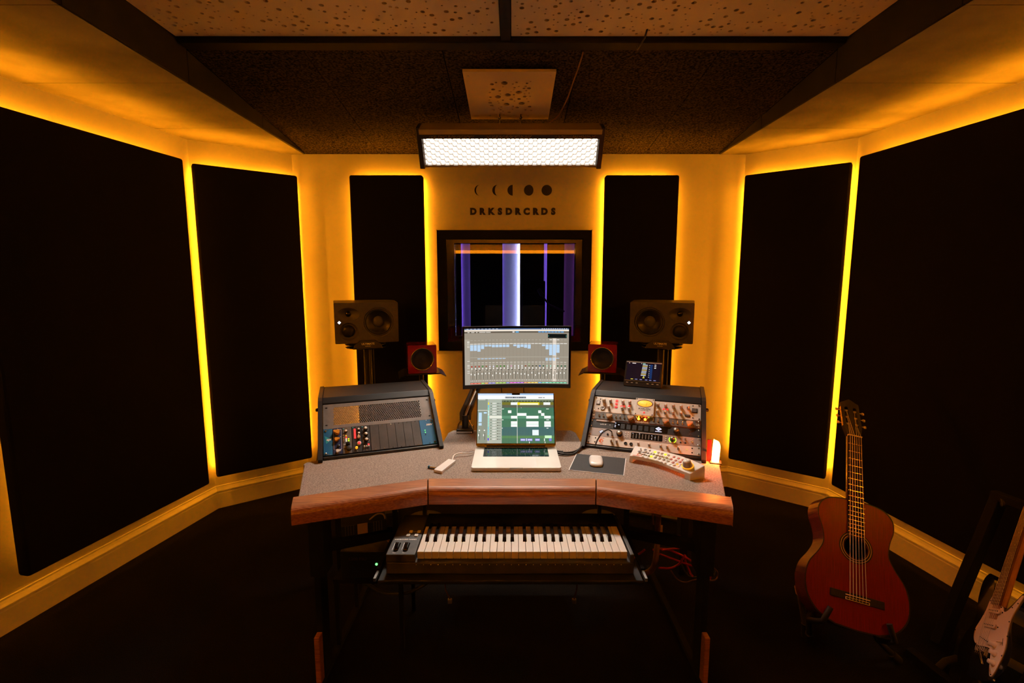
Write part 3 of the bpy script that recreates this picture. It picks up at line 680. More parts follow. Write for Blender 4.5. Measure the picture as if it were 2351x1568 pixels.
on(knob(dv, ux(.29), .022, .0135, .014, 'black', 'knob_silver', 24), z)
for u_ in (.345, .37):
    for y in (.011, .022, .033): on(disc(dv, ux(u_), y, .0028, 'cap_white', .002, 'button'), z)
mb = MB(); mb.prism(rrect(ux(.395), ux(.675), .006, .038, .003), z, z+.0006); mb.build('display', 'gloss_black', dv)
for i in range(9): on(button(dv, ux(.415+.028*i), .021, .004, .024, 'charcoal', .0002, 'meter_bar'), z+.0006)
for u_, y in ((.47, .034), (.58, .031), (.61, .022), (.58, .014), (.41, .034)): on(button(dv, ux(u_), y, .004, .0016, 'g_logo', .0003, 'lit_mark'), z+.0006)
for y in (.012, .022, .032): on(disc(dv, ux(.705), y, .003, 'cap_white', .002, 'button'), z)
on(knob(dv, ux(.762), .021, .0100, .015, 'black', 'knob_silver', 24), z)
for a0, a1 in ((110, 200), (-20, 70)):
    A = [math.radians(a0+(a1-a0)*i/10 - (20 if a0 > 0 else -0)) for i in range(11)]
    mb = MB(); X0, Y0 = ux(.762), .021
    A = [math.radians((130 if a0 > 0 else -70) + 115*i/10) for i in range(11)] if a0 > 0 else [math.radians(-65 + 115*i/10) for i in range(11)]
    mb.prism([(X0+.0158*math.cos(a), Y0+.0158*math.sin(a)) for a in A] + [(X0+.0128*math.cos(a), Y0+.0128*math.sin(a)) for a in A[::-1]], z, z+.0006); mb.build('lit_ring', 'g_lime', dv)
for u_ in (.832, .872):
    on(disc(dv, ux(u_), .012, .004, 'rubber', .002, 'socket'), z); on(knob(dv, ux(u_), .029, .0034, .014, 'knob_silver', n=10), z)
on(toggle(dv, ux(.925), .021), z)
dv = device(1, 2, 1, 'audio_interface', 'black rack audio interface with lit white diamond mark in the right rack', 'audio interface', 'black_face', .16)
mb = MB(); mb.box(ux(.055), ux(.235), .034, .0435, z, z+.003); mb.build('painted_sheen', 'warm_grey', dv, bevel=.002)  # paler strip paints a sheen onto the black faceplate
text('apollo x8', .0075, 'white_print', dv, T(ux(.125), .021, z+.0003), .0002, .0002); on(button(dv, ux(.19), .021, .004, .004, 'white_print', .0006), z)
mb = MB(); mb.prism(rrect(ux(.225), ux(.715), .004, .040, .004), z, z+.0006); mb.build('display', 'gloss_black', dv)
for u_, y in ((.24, .034), (.24, .022), (.24, .014), (.272, .026)): on(button(dv, ux(u_), y, .006, .003, 'g_logo', .0003, 'lit_mark'), z+.0006)
for i in range(6): on(button(dv, ux(.31+.054*i), .020, .018, .026, 'black', .0002, 'meter_bar'), z+.0006)
for i in range(15): on(button(dv, ux(.30+.0215*i), .036, .002, .001, 'dome', .0002, 'meter_tick'), z+.0006)
rot_logo(dv, ux(.635), .025, .028, .020, 'g_logo', z+.0006); text('UA', .008, 'black_print', dv, T(ux(.635), .025, z+.0012), .0001, .0003); on(button(dv, ux(.635), .011, .028, .003, 'g_logo', .0003, 'lit_mark'), z+.0006)
on(knob(dv, ux(.79), .022, .0130, .015, 'black', 'knob_silver', 24), z)
for u_, y in ((.905, .030), (.925, .034), (.905, .012), (.925, .010)): on(disc(dv, ux(u_), y, .0025, 'dome', .002, 'button'), z)
dv = device(1, 3, 1, 'preamp_unit', 'bronze and charcoal rack preamp with tan pointer knobs and two glowing lamps', 'preamp', 'bronze', .14)
for a, b2 in ((.035, .40), (.55, .955)): mb = MB(); mb.box(ux(a), ux(b2), .004, .041, z, z+.0012); mb.build('dark_inset', 'charcoal', dv)
for u_, an in ((.165, 20), (.365, 20), (.685, 20), (.895, 20)): on(chicken(dv, ux(u_), .021, an, 'knob_tan', .98), z+.001)
for u_ in (.075, .115, .235, .275, .315, .585, .625, .755, .795, .84): on(toggle(dv, ux(u_), .021), z+.001)
for u_ in (.448, .508):
    mb = MB(); mb.lathe([(.0058, 0), (.0055, .004), (.003, .007), (0, .008)], 16, T(ux(u_), .024, z)); mb.build('glowing_lamp', 'g_amber', dv)
    
for u_ in (.425, .535): on(knob(dv, ux(u_), .029, .004, .009, 'chrome', n=12), z)
on(knob(dv, ux(.478), .036, .0032, .010, 'knob_tan', n=12), z)
text('Camelphonic', .011, 'bone', dv, T(ux(.48), .0085, z+.0003), .0003, .0003, shear=.1)
text('S&', .016, 'bone', dv, T(ux(.972), .022, z+.0003), .0003, .0003); on(button(dv, ux(.018), .025, .010, .012, 'bone', .0004, 'plate_mark'), z)
dv = device(1, 4, 2, 'channel_strip', 'silver rack channel strip with glowing orange oval meter atop the right rack', 'channel strip', 'silver', .18)
HA = 2*U
for u_ in (.10, .165, .285, .35, .615, .685, .755, .825, .888): on(knob(dv, ux(u_), .060, .0070 if u_ > .11 else .0085, .019, 'knob_silver', 'cap_white', 18), z)
for u_ in (.155, .285, .35, .615, .685, .755, .825): on(knob(dv, ux(u_), .024, .0065, .017, 'knob_silver', 'cap_white', 18), z)
for y in (.072, .054, .036): on(button(dv, ux(.222), y, .011, .008, 'g_red', .003), z)
for u_, y in ((.272, .043), (.300, .043), (.345, .047), (.668, .046), (.702, .046), (.285, .075), (.35, .075), (.685, .074)): on(button(dv, ux(u_), y, .007, .006, 'g_red', .0025), z)
mb = MB(); mb.box(ux(.405), ux(.580), -.006, .090, z, z+.012); plabel(mb.build('meter_housing', 'silver', dv, bevel=.0008), 'raised silver meter plate')
zz = z+.012; xc = ux(.4925)
mb = MB(); mb.lathe([(.036, 0), (.036, .001), (.033, .001), (.033, .0002), (0, .0002)], 36, T(xc, .061, zz), sy=.58); mb.build('meter_bezel', 'charcoal', dv)
mb = MB(); mb.lathe([(.033, 0), (.033, .0006), (0, .0006)], 36, T(xc, .060, zz+.0002), sy=.54); mt_ = mb.build('meter_face', 'g_meter', dv)
mb = MB()
for k in range(9):
    a = math.radians(150-15*k); mb.box(-.0003, .0003, 0, .004, 0, .0003, T(xc+.027*math.cos(a), .050+.019*math.sin(a), zz+.0008) @ RZ(math.degrees(a)-90))
mb.box(-.0004, .0004, 0, .018, 0, .0004, T(xc+.006, .047, zz+.0008) @ RZ(-12)); mb.build('meter_scale', 'black_print', mt_)
text('AVALON', .0125, 'black_print', dv, T(xc, .030, zz+.0003), .0002, .0002, space=1.1); text('VACUUM TUBE', .0055, 'black_print', dv, T(xc, .021, zz+.0003), .0001, .0001)
on(disc(dv, xc, .010, .0042, 'g_red', .002), zz)
for x in (-1, 1):
    for y in (.000, .084): on(disc(dv, xc+x*.037, y, .0026, 'void', .0008, 'screw_hole'), zz)
for x, m_ in ((-.022, 'g_lime'), (-.008, 'g_orange'), (.008, 'g_red'), (.022, 'g_lime')): on(disc(dv, xc+x, -.009, .0026, m_, .0025), z)
def sq(u_, y, w_, h_): 
    mb = MB(); mb.box(ux(u_)-w_/2, ux(u_)+w_/2, y-h_/2, y+h_/2, z, z+.002); a = mb.build('rocker_frame', 'black', dv)
    mb = MB(); mb.box(ux(u_)-w_/2+.0025, ux(u_)+w_/2-.0025, y-h_/2+.0025, y+h_/2-.0025, z+.002, z+.004); mb.build('rocker', 'cap_white' if u_ < .5 else 'charcoal', a)
sq(.045, .052, .018, .022); sq(.945, .052, .022, .024); sq(.885, .020, .022, .012)
mb = MB(); mb.lathe([(.0105, 0), (.0105, .004), (.008, .005), (.006, .003), (.003, .003), (.002, .006), (0, .006)], 20, T(ux(.095), .022, z)); mb.build('input_jack', 'steel', dv)
for u_, y in ((.06, .074), (.055, .018), (.93, .078), (.93, .012)): on(disc(dv, ux(u_), y, .003, 'rubber', .002, 'screw'), z)

# ================================================================== laptop
def lin(r, g_, b_): return tuple((c/255)**2.2 for c in (r, g_, b_))
FA = Matrix(((1, 0, 0, 0), (0, 0, -1, 0), (0, 1, 0, 0), (0, 0, 0, 1)))   # picture frame: x across, y up, z to the viewer
lt = thing('laptop', 'open silver laptop showing a green arrangement window in the middle of the desk', 'laptop', T(.017, 1.812, ZD))
mb = MB(); mb.prism(rrect(-.178, .178, 0, .248, .012), .0012, .0148); mb.build('base', 'alu', lt, bevel=.0015)
mb = MB()
for x in (-.15, .15):
    for y in (.03, .22): mb.cyl((x, y, 0), (x, y, .0012), .008, n=12)
mb.build('rubber_feet', 'rubber', lt)
mb = MB(); mb.prism(rrect(-.139, .139, .122, .232, .004), .0148, .0150); mb.build('keyboard_well', 'black', lt)
mb = MB()
for r_, (y0, y1) in enumerate(((.1240, .1410), (.1425, .1595), (.1610, .1780), (.1795, .1965), (.1980, .2150), (.2165, .2300))):
    wds = ([1]*3 + [1.2, 5.2, 1.2] + [1]*4 if r_ == 0 else ([2.2] + [1]*10 + [2.2] if r_ == 1 else ([1.75] + [1]*11 + [1.75] if r_ == 2 else ([1.4] + [1]*12 + [1] if r_ == 3 else ([1]*13 + [1.4] if r_ == 4 else [1.4] + [1]*13)))))
    tot = sum(wds); x = -.1375
    for w_ in wds: e = x + .275*w_/tot; mb.box(x+.0008, e-.0008, y0, y1, .0150, .0160); x = e
stuff(mb.build('keys', 'gloss_black', lt))
mb = MB(); random.seed(3)
for r_ in range(1, 6):
    for k in range(13): mb.box(-.127+k*.0207, -.1245+k*.0207, .132+r_*.0180-.011, .1345+r_*.0180-.011, .0160, .0161)
stuff(mb.build('key_legends', 'dome', lt))
mb = MB(); mb.prism(rrect(-.081, .081, .006, .113, .004), .0148, .01505); mb.build('trackpad', 'white_plastic', lt)
mb = MB(); mb.box(-.026, .026, -.0003, .0025, .0100, .0149); mb.build('lid_notch', 'steel', lt)
LX = T(0, .244, .0165) @ RX(-22.2)
mb = MB(LX @ FA); mb.prism(rrect(-.178, .178, 0, .240, .009), -.0055, 0); lid = mb.build('lid', 'alu', lt)
mb = MB(LX @ FA); mb.prism(rrect(-.1765, .1765, .001, .2385, .008), 0, .0008); mb.build('bezel', 'gloss_black', lt)
mb = MB(); mb.cyl((-.13, .246, .0155), (.13, .246, .0155), .0055); mb.build('hinge', 'black', lt)
q = Scr(.345, .2235)
q.r(0, 0, 1, 1, lin(66, 122, 96), 0)
q.r(0, 0, 1, .035, lin(170, 200, 235), 1); q.r(.45, 0, .555, .03, (.001, .001, .001), 3)
q.r(.02, .01, .38, .022, lin(235, 242, 255), 2)
q.r(0, .035, 1, .118, lin(250, 252, 255), 1); q.r(.36, .068, .635, .098, lin(40, 48, 60), 2); random.seed(5)
for k in range(16): a = .365+k*.0168; q.r(a, .075, a+random.uniform(.003, .009), .092, lin(220, 230, 240), 3)
q.r(.80, .080, .85, .092, lin(60, 60, 60), 2); q.r(.86, .080, .882, .092, lin(60, 60, 60), 2)
q.r(0, .118, .318, 1, lin(176, 186, 172), 1); q.r(0, .118, .13, 1, lin(140, 152, 138), 2); q.r(.01, .125, .10, .135, lin(235, 235, 225), 3)
q.r(0, .34, .13, .35, lin(235, 235, 225), 3)
q.r(.015, .39, .055, .58, lin(190, 225, 250), 3); q.r(.015, .60, .055, .65, lin(190, 225, 250), 3); q.r(.08, .38, .12, .41, lin(190, 225, 250), 3)
for x in (.03, .095): q.r(x, .80, x+.005, .93, lin(60, 60, 58), 3); q.r(x-.018, .82, x-.008, .86, lin(245, 245, 240), 3); q.r(x-.012, .735, x+.006, .755, lin(250, 250, 245), 3)
for k in range(14):
    y = .18 + k*.055
    q.r(.135, y+.002, .15, y+.05, [lin(240, 225, 60), lin(120, 200, 215), lin(140, 225, 200), lin(205, 240, 230), lin(205, 240, 230), lin(160, 235, 215), lin(150, 225, 205), lin(150, 225, 205), lin(150, 225, 205), lin(110, 205, 215), lin(110, 205, 215), lin(110, 205, 215), lin(120, 220, 130), lin(70, 70, 220)][k], 3)
    q.r(.195, y+.012, .245, y+.022, lin(240, 240, 232), 3); q.r(.195, y+.028, .235, y+.036, lin(228, 230, 222), 3)
    q.r(.255, y+.020, .278, y+.032, lin(70, 74, 68), 3); q.r(.288, y+.020, .297, y+.034, lin(50, 54, 50), 3); q.r(.170, y+.016, .182, y+.034, lin(70, 110, 90), 3)
    q.r(.155, y+.050, .318, y+.052, lin(150, 160, 148), 2)
q.r(.155, .455, .318, .505, lin(236, 238, 222), 4)
q.r(.318, .145, 1, .175, lin(70, 78, 62), 2); q.r(.318, .118, 1, .145, lin(150, 165, 140), 1)
for k in range(17): q.r(.325+k*.04, .150, .345+k*.04, .170, lin(110, 122, 98), 3)
q.r(.318, .178, 1, .235, lin(120, 118, 48), 1); q.r(.318, .235, 1, .29, lin(92, 98, 84), 1)
q.r(.318, .455, 1, .51, lin(92, 150, 120), 1); q.r(.318, .68, 1, .85, lin(58, 108, 110), 1); q.r(.318, .85, 1, .90, lin(80, 138, 90), 1)
for k in range(34): a = .325 + k*.02; q.r(a, .18, a+.0012, 1, lin(50, 96, 78), 2)
Wt = lin(250, 255, 250)
for x0_, y0_, x1_, y1_, c_ in ((.435, .182, .52, .235, Wt), (.52, .182, .81, .235, lin(245, 225, 40)), (.555, .20, .795, .232, lin(253, 250, 215)), (.865, .182, .955, .235, Wt), (.398, .345, .443, .40, Wt), (.795, .345, .835, .40, Wt), (.518, .40, .64, .455, Wt), (.832, .40, .875, .455, Wt), (.437, .455, .52, .51, Wt), (.637, .455, .797, .51, Wt), (.872, .455, .957, .51, Wt),
        (.437, .565, .52, .675, Wt), (.637, .565, .797, .675, Wt), (.872, .565, .957, .675, Wt), (.715, .735, .797, .842, lin(235, 250, 252)), (.875, .845, .965, .90, lin(200, 250, 200)), (.32, .31, .345, .322, Wt), (.90, .31, .935, .322, Wt), (.32, .53, .34, .542, Wt), (.90, .53, .935, .542, Wt), (.32, .695, .33, .708, Wt), (.90, .695, .925, .708, Wt),
        (.56, .905, .622, .955, lin(120, 125, 215)), (.63, .905, .645, .955, lin(190, 195, 240)), (.65, .905, .715, .955, lin(120, 125, 215)), (.75, .905, .81, .955, lin(120, 125, 215)), (.865, .905, .875, .955, Wt), (.93, .905, .962, .955, lin(120, 125, 215)), (.672, .965, .68, 1, Wt), (.875, .965, .882, 1, Wt)): q.r(x0_, y0_, x1_, y1_, c_, 4)
for a, b_ in ((.437, .52), (.637, .797), (.872, .957)): q.r(a, .618, b_, .623, lin(120, 205, 170), 5)
for a, b_ in ((.565, .62), (.655, .71), (.755, .805)): q.r(a, .922, b_, .940, lin(235, 238, 255), 5)
q.r(.5165, .165, .5215, 1, lin(240, 245, 235), 5)
q.tri([(.568, .285), (.576, .295), (.572, .303)], lin(255, 255, 255), 6)
q.build(lt, LX @ FA @ T(0, .1245, .0009))

# ================================================================== curved monitor on an arm
mn = thing('curved_monitor', 'black curved monitor showing a grey mixer with coloured faders above the laptop', 'monitor', T(.0237, 2.40, 1.117) @ RZ(2.9) @ RX(-1) @ FA)
MW, MH = .545, .315
wp = lambda x: x*x/(2*1.5)
def curved(x0_, x1_, y0_, y1_, z0_, z1_, nm, m, n=16):
    mb = MB(); v = []
    for i in range(n+1):
        x = x0_ + (x1_-x0_)*i/n; v += [(x, y0_, wp(x)+z0_), (x, y1_, wp(x)+z0_), (x, y1_, wp(x)+z1_), (x, y0_, wp(x)+z1_)]
    f = [(i*4+k, i*4+(k+1) % 4, i*4+4+(k+1) % 4, i*4+4+k) for i in range(n) for k in range(4)] + [(0, 1, 2, 3), (n*4+3, n*4+2, n*4+1, n*4)]
    mb.add(v, f); return mb.build(nm, m, mn)
curved(-MW/2, MW/2, -MH/2, MH/2, -.022, -.001, 'housing', 'black')
for a in ((-MW/2, MW/2, MH/2-.011, MH/2), (-MW/2, MW/2, -MH/2, -MH/2+.020), (-MW/2, -MW/2+.011, -MH/2+.02, MH/2-.011), (MW/2-.011, MW/2, -MH/2+.02, MH/2-.011)): curved(*a, -.001, .0016, 'bezel', 'gloss_black')
mb = MB(); mb.box(-.05, .05, -.05, .05, -.05, -.02); mb.build('mount_plate', 'black', mn)
text('SAMSUNG', .009, 'dome', mn, T(0, -MH/2+.010, .0018), .0002)
q = Scr(.524, .285, wp)
def qr(x0_, y0_, x1_, y1_, c_, k): q.r(x0_, y0_, x1_, y1_, c_, k, max(1, int((x1_-x0_)*16)))
qr(0, 0, 1, 1, lin(156, 147, 132), 0)
qr(0, 0, 1, .022, lin(86, 110, 150), 1); qr(0, .022, 1, .052, lin(238, 226, 210), 1); qr(0, .052, 1, .082, lin(104, 96, 84), 1)
for k in range(9): q.r(.02+k*.035, .004, .04+k*.035, .014, lin(200, 215, 240), 2)
for k in range(12): q.r(.74+k*.021, .004, .752+k*.021, .014, lin(225, 230, 240), 2)
for a, b_ in ((.03, .05), (.065, .095), (.11, .125), (.14, .20), (.205, .25)): q.r(a, .062, b_, .074, lin(225, 220, 210), 2)
q.r(.46, .058, .48, .076, lin(235, 235, 235), 2); q.r(.49, .056, .52, .078, lin(90, 170, 225), 2)
for k in range(8): q.r(.708+k*.031, .056, .733+k*.031, .076, lin(100, 160, 215), 2)
qr(0, .19, .05, 1, lin(172, 163, 148), 1)
for y in (.225, .24, .265, .30, .325, .57, .64, .66, .69, .75, .78): q.r(.025, y, .048, y+.009, lin(235, 230, 220), 2)
NC = 27; x0_ = .053; cw = (1-x0_)/27.4
bl = [7, 7, 8, 5, 2, 2, 3, 3, 3, 3, 3, 0, 2, 4, 3, 4, 5, 0, 0, 0, 2, 6, 13, 13, 10, 0, 0]
snd = {2: 1, 3: 1, 4: 1, 5: 1, 6: 1, 7: 1, 8: 1, 9: 1, 21: 3, 22: 3, 23: 3, 24: 1}
cols = [(220, 60, 40), (220, 60, 40), (225, 70, 30), (120, 190, 50), (230, 120, 40), (110, 110, 210), (110, 110, 210), (150, 190, 40), (110, 180, 50), (110, 180, 50), (90, 110, 200), (220, 50, 170), (200, 60, 200), (150, 70, 210), (150, 70, 210), (220, 110, 70), (230, 160, 50), (225, 170, 50), (225, 180, 60), (70, 140, 210), (70, 170, 120), (90, 200, 190), (70, 180, 130), (70, 180, 120), (60, 170, 120), (60, 170, 130), (60, 170, 130)]
ic = [(190, 60, 50), (170, 80, 70), (180, 60, 40), (60, 140, 60), (150, 90, 60), (235, 230, 240), (230, 230, 245), (100, 140, 60), (70, 140, 50), (60, 130, 40), (240, 240, 240), (230, 170, 200), (240, 240, 240), (240, 240, 240), (240, 240, 240), (150, 80, 60), (120, 130, 90), (90, 90, 70), (90, 90, 70), (60, 100, 160), (60, 110, 80), (200, 240, 220), (190, 240, 220), (240, 250, 240), (60, 110, 80), (60, 110, 80), (60, 110, 80)]
LB = lin(190, 220, 248); Wt = lin(246, 243, 236); random.seed(9)
for i in range(NC):
    a = x0_ + i*cw; b_ = a + cw*.86; m_ = (a+b_)/2
    if i == 23: q.r(a-.002, .18, b_+.004, .95, lin(222, 208, 192), 1)
    q.r(b_+.0015, .19, b_+.0028, .95, lin(134, 126, 112), 1)
    q.r(a+.004, .206, b_-.004, .209, lin(205, 200, 190), 2); 
    if i in (22, 23, 24): q.r(a+.002, .200, b_-.002, .212, Wt, 3)
    q.r(a, .268, b_, .278, Wt, 3)
    for k in range(bl[i]): q.r(a, .290+k*.0148, b_, .3035+k*.0148, LB, 3)
    for k in range(snd.get(i, 0)): q.r(a, .530+k*.018, b_-.006, .543+k*.018, LB, 3); q.r(b_-.004, .531+k*.018, b_, .541+k*.018, Wt, 3)
    q.r(a+.003, .603, b_-.003, .612, lin(222, 216, 204), 3); q.r(a+.003, .637, b_-.003, .645, lin(200, 240, 180) if i == 16 else lin(214, 208, 190), 3)
    q.r(m_-.006, .662, m_+.006, .687, lin(*ic[i]), 3)
    q.tri([(m_-.007, .712), (m_, .732), (m_+.007, .712), (m_, .692)], Wt, 3)
    q.r(a+.006, .742, a+.010, .750, Wt, 3); 
    q.r(m_+.003, .735, b_, .747, lin(50, 48, 44), 3) if i % 3 else None
    q.r(a+.006, .775, a+.008, .905, lin(110, 104, 94), 2); q.r(m_+.004, .765, m_+.009, .905, lin(60, 56, 50), 2); q.r(m_, .765, m_+.003, .905, lin(208, 200, 180), 2)
    fy = .785 + random.choice((0, 0, .005, .01, .02, .04)); q.r(a+.003, fy, a+.011, fy+.028, Wt, 4)
    q.r(a+.002, .925, a+.010, .934, Wt, 3); q.r(m_+.003, .925, b_-.002, .934, Wt, 3)
    q.r(a-.001, .968, b_+.003, .986, lin(*cols[i]), 3); q.r(a+.004, .970, b_-.004, .980, lin(*[min(255, c+90) for c in cols[i]]), 4)
qr(x0_, .505, 1, .52, lin(170, 162, 147), 1)
q.r(.80, .10, .98, .175, lin(18, 26, 26), 4); q.r(.805, .125, .825, .15, lin(80, 200, 190), 5); q.r(.85, .115, .925, .127, lin(130, 210, 195), 5); q.r(.85, .133, .885, .142, lin(110, 200, 185), 5); q.r(.832, .112, .842, .155, lin(190, 200, 180), 5); q.r(.965, .12, .975, .16, lin(70, 170, 165), 5)
q.build(mn, T(0, .0045, -.0006))
ar = thing('sprung_monitor_mount', 'black double-spring monitor arm clamped to the back edge of the desk', 'monitor arm', T(-.232, 2.318, ZD))
mb = MB(); mb.box(-.042, .042, -.035, .035, 0, .022); mb.build('clamp_base', 'black', ar, bevel=.004)
mb = MB(); mb.box(-.040, .036, -.038, -.034, .003, .012); mb.build('clamp_strip', 'chrome', ar)
mb = MB(); mb.cyl((0, 0, .02), (0, 0, .085), .018); mb.build('post', 'black', ar)
for x in (-.036, .036): mb = MB(); mb.tube([(x, -.02, .02), (x*.9, -.02, .04), (x*.55, -.015, .06)], .004); mb.build('spring_clip', 'gold', ar)
for x, y in ((-.016, -.006), (.016, .006)):
    mb = MB(); mb.tube([(x, y, .06), (x*1.1, y+.015, .09), (x+.035, y+.12, .17), (x+.10, y+.165, .33)], [.012, .0125, .011, .010], 10); mb.build('arm_tube', 'black', ar)
mb = MB(); mb.tube([(0, -.012, .08), (.02, .05, .125), (.045, .11, .18)], .005); mb.build('spring', 'steel', ar)
mb = MB(); mb.tube([(.10, .165, .33), (.17, .165, .36), (.255, .145, .363)], .013, 10); mb.build('upper_arm', 'black', ar)
for x, nm_ in ((-.052, 'left'), (.063, 'right')):
    t = thing('monitor_cable', 'thin black cable hanging below the %s half of the monitor' % nm_, 'cable')
    mb = MB(); mb.tube(spline([(x, 2.44, .975), (x-.002, 2.445, .93), (x+.01, 2.44, .84), (x+.01, 2.40, .70), (x, 2.39, .55)], 4, False), .0028, 6); mb.build('cord', 'cable', t)

# ================================================================== studio loudspeakers on stands
def loudspeaker(sgn, x, label):
    X = T(x, 2.90, 1.2475) @ RZ(-sgn*20.5) @ RX(2.5) @ FA
    t = thing('studio_loudspeaker', label, 'loudspeaker', X, 'three-way studio loudspeakers'); k = -sgn      # woofer side: k = +1 puts the woofer to the right
    w2, h2 = .186, .123; pl_ = lambda a: a*k
    wf, md, tw = (pl_(.068), .003, .092), (pl_(-.108), -.050, .054), (pl_(-.106), .054)
    ell = [(tw[0] + .064*math.cos(2*PI*i/32), tw[1] + .040*math.sin(2*PI*i/32)) for i in range(32)]
    mb = MB(); mb.plate(rrect(-w2, w2, -h2, h2, .006), [circle(wf[0], wf[1], wf[2], 40), circle(md[0], md[1], md[2], 32), ell], -.030, 0); mb.build('baffle', 'spk', t)
    xb0, xb1 = (-w2, w2-.035) if k > 0 else (-w2+.035, w2)
    f_ = [(-w2, -h2), (w2, -h2), (w2, h2), (-w2, h2)]; bb = [(xb0, -h2+.01), (xb1, -h2+.01), (xb1, h2-.006), (xb0, h2-.006)]
    mb = MB(); v = [(a, b_, -.0302) for a, b_ in f_] + [(a, b_, -.16) for a, b_ in f_] + [(a, b_, -.275) for a, b_ in bb]
    mb.add(v, [(i, (i+1) % 4, 4+(i+1) % 4, 4+i) for i in range(4)] + [(4+i, 4+(i+1) % 4, 8+(i+1) % 4, 8+i) for i in range(4)] + [(8, 9, 10, 11), (3, 2, 1, 0)]); mb.build('cabinet', 'spk', t, bevel=.004)
    C3 = T(wf[0], wf[1], 0)
    mb = MB(); mb.lathe([(.092, -.001), (.088, -.008), (.086, -.008), (.084, -.004), (.081, -.004), (.079, -.010)], 40, C3); mb.build('woofer_ring', 'spk', t)
    mb = MB(); mb.lathe([(.0795, -.010), (.076, -.006), (.072, -.006), (.068, -.012), (.055, -.020), (.034, -.029)], 40, C3); mb.build('woofer_cone', 'cone', t)
    mb = MB(); mb.lathe([(.034, -.029), (.030, -.021), (.020, -.015), (.010, -.0125), (0, -.012)], 28, C3); mb.build('dust_cap', 'dome', t)
    C3 = T(md[0], md[1], 0)
    mb = MB(); mb.lathe([(.054, 0), (.051, -.006), (.044, -.013), (.040, -.014), (.0385, -.012), (.037, -.016)], 32, C3); mb.build('midrange_surround', 'spk', t)
    mb = MB(); mb.lathe([(.037, -.016), (.033, -.008), (.022, -.001), (.010, .0015), (0, .002)], 28, C3); mb.build('midrange_dome', 'cone', t)
    C3 = T(tw[0], tw[1], 0)
    mb = MB(); n = 32; v = []
    for f2, zz in ((1, 0), (.8, -.006), (.5, -.014), (.27, -.021)): v += [(tw[0] + (.064*f2 if f2 > .3 else .0165)*math.cos(2*PI*i/n), tw[1] + (.040*f2 if f2 > .3 else .0165)*math.sin(2*PI*i/n), zz) for i in range(n)]
    mb.add(v, [(j*n+i, j*n+(i+1) % n, (j+1)*n+(i+1) % n, (j+1)*n+i) for j in range(3) for i in range(n)], True); mb.build('tweeter_waveguide', 'spk', t)
    mb = MB(); mb.lathe([(.0167, -.021), (.012, -.016), (.006, -.0125), (0, -.012)], 20, C3); mb.build('tweeter_dome', 'gloss_black', t)
    lx, ly = pl_(-.159), .006
    mb = MB(); mb.prism([(lx-.0095, ly), (lx, ly-.0095), (lx+.0095, ly), (lx, ly+.0095)], 0, .0008); mb.build('lit_logo', 'g_white', t)
    # stand
    sx = x + sgn*.0; yb = 2.90 + .12
    xs_ = x - sgn*(-1)*0 + sgn*.045
    st = thing('loudspeaker_stand', 'black pole stand carrying the %s studio loudspeaker' % ('left' if sgn < 0 else 'right'), 'speaker stand', T(x, 2.90, 0) @ RZ(-sgn*20.5), 'loudspeaker stands')
    zt_ = 1.2475-.123-.004
    mb = MB(); mb.lathe([(0, 0), (.125, 0), (.130, .004), (.130, .009), (.118, .013), (0, .013)], 36, T(0, .11, zt_-.036), sy=.85); mb.build('lower_plate', 'gloss_black', st)
    mb = MB(); mb.lathe([(0, 0), (.130, 0), (.133, .004), (.128, .010), (0, .010)], 36, T(0, .11, zt_-.016), sy=.85); mb.build('upper_plate', 'gloss_black', st)
    mb = MB(); mb.box(-.11, .11, .03, .20, zt_-.008, zt_-.002); mb.build('rubber_pad', 'rubber', st)
    mb = MB(T(0, -.012, zt_-.030) @ RX(-10) @ FA); mb.prism([(-.085, 0), (.085, 0), (.080, .022), (.045, .050), (-.045, .050), (-.080, .022)], 0, .008); lip = mb.build('front_lip', 'black', st, bevel=.002)
    text('ULTIMATE', .0165, 'white_print', st, T(0, -.012, zt_-.030) @ RX(-10) @ FA @ T(0, .029, .0083), .0002, .0005); text('SUPPORT', .008, 'white_print', st, T(0, -.012, zt_-.030) @ RX(-10) @ FA @ T(0, .015, .0083), .0002)
    mb = MB(); mb.cyl((0, .10, .02), (0, .10, zt_-.036), .021, n=20); mb.build('pole', 'black', st)
    mb = MB(); mb.cyl((.035, .13, .02), (.035, .13, zt_-.036), .010, n=14); mb.build('rear_pole', 'black', st)
    mb = MB(); mb.box(-.15, .15, -.02, .24, 0, .02); mb.build('base', 'black', st, bevel=.004)
loudspeaker(-1, -.880, 'dark grey studio loudspeaker standing to the left of the window')
loudspeaker(1, .905, 'dark grey studio loudspeaker standing to the right of the window')

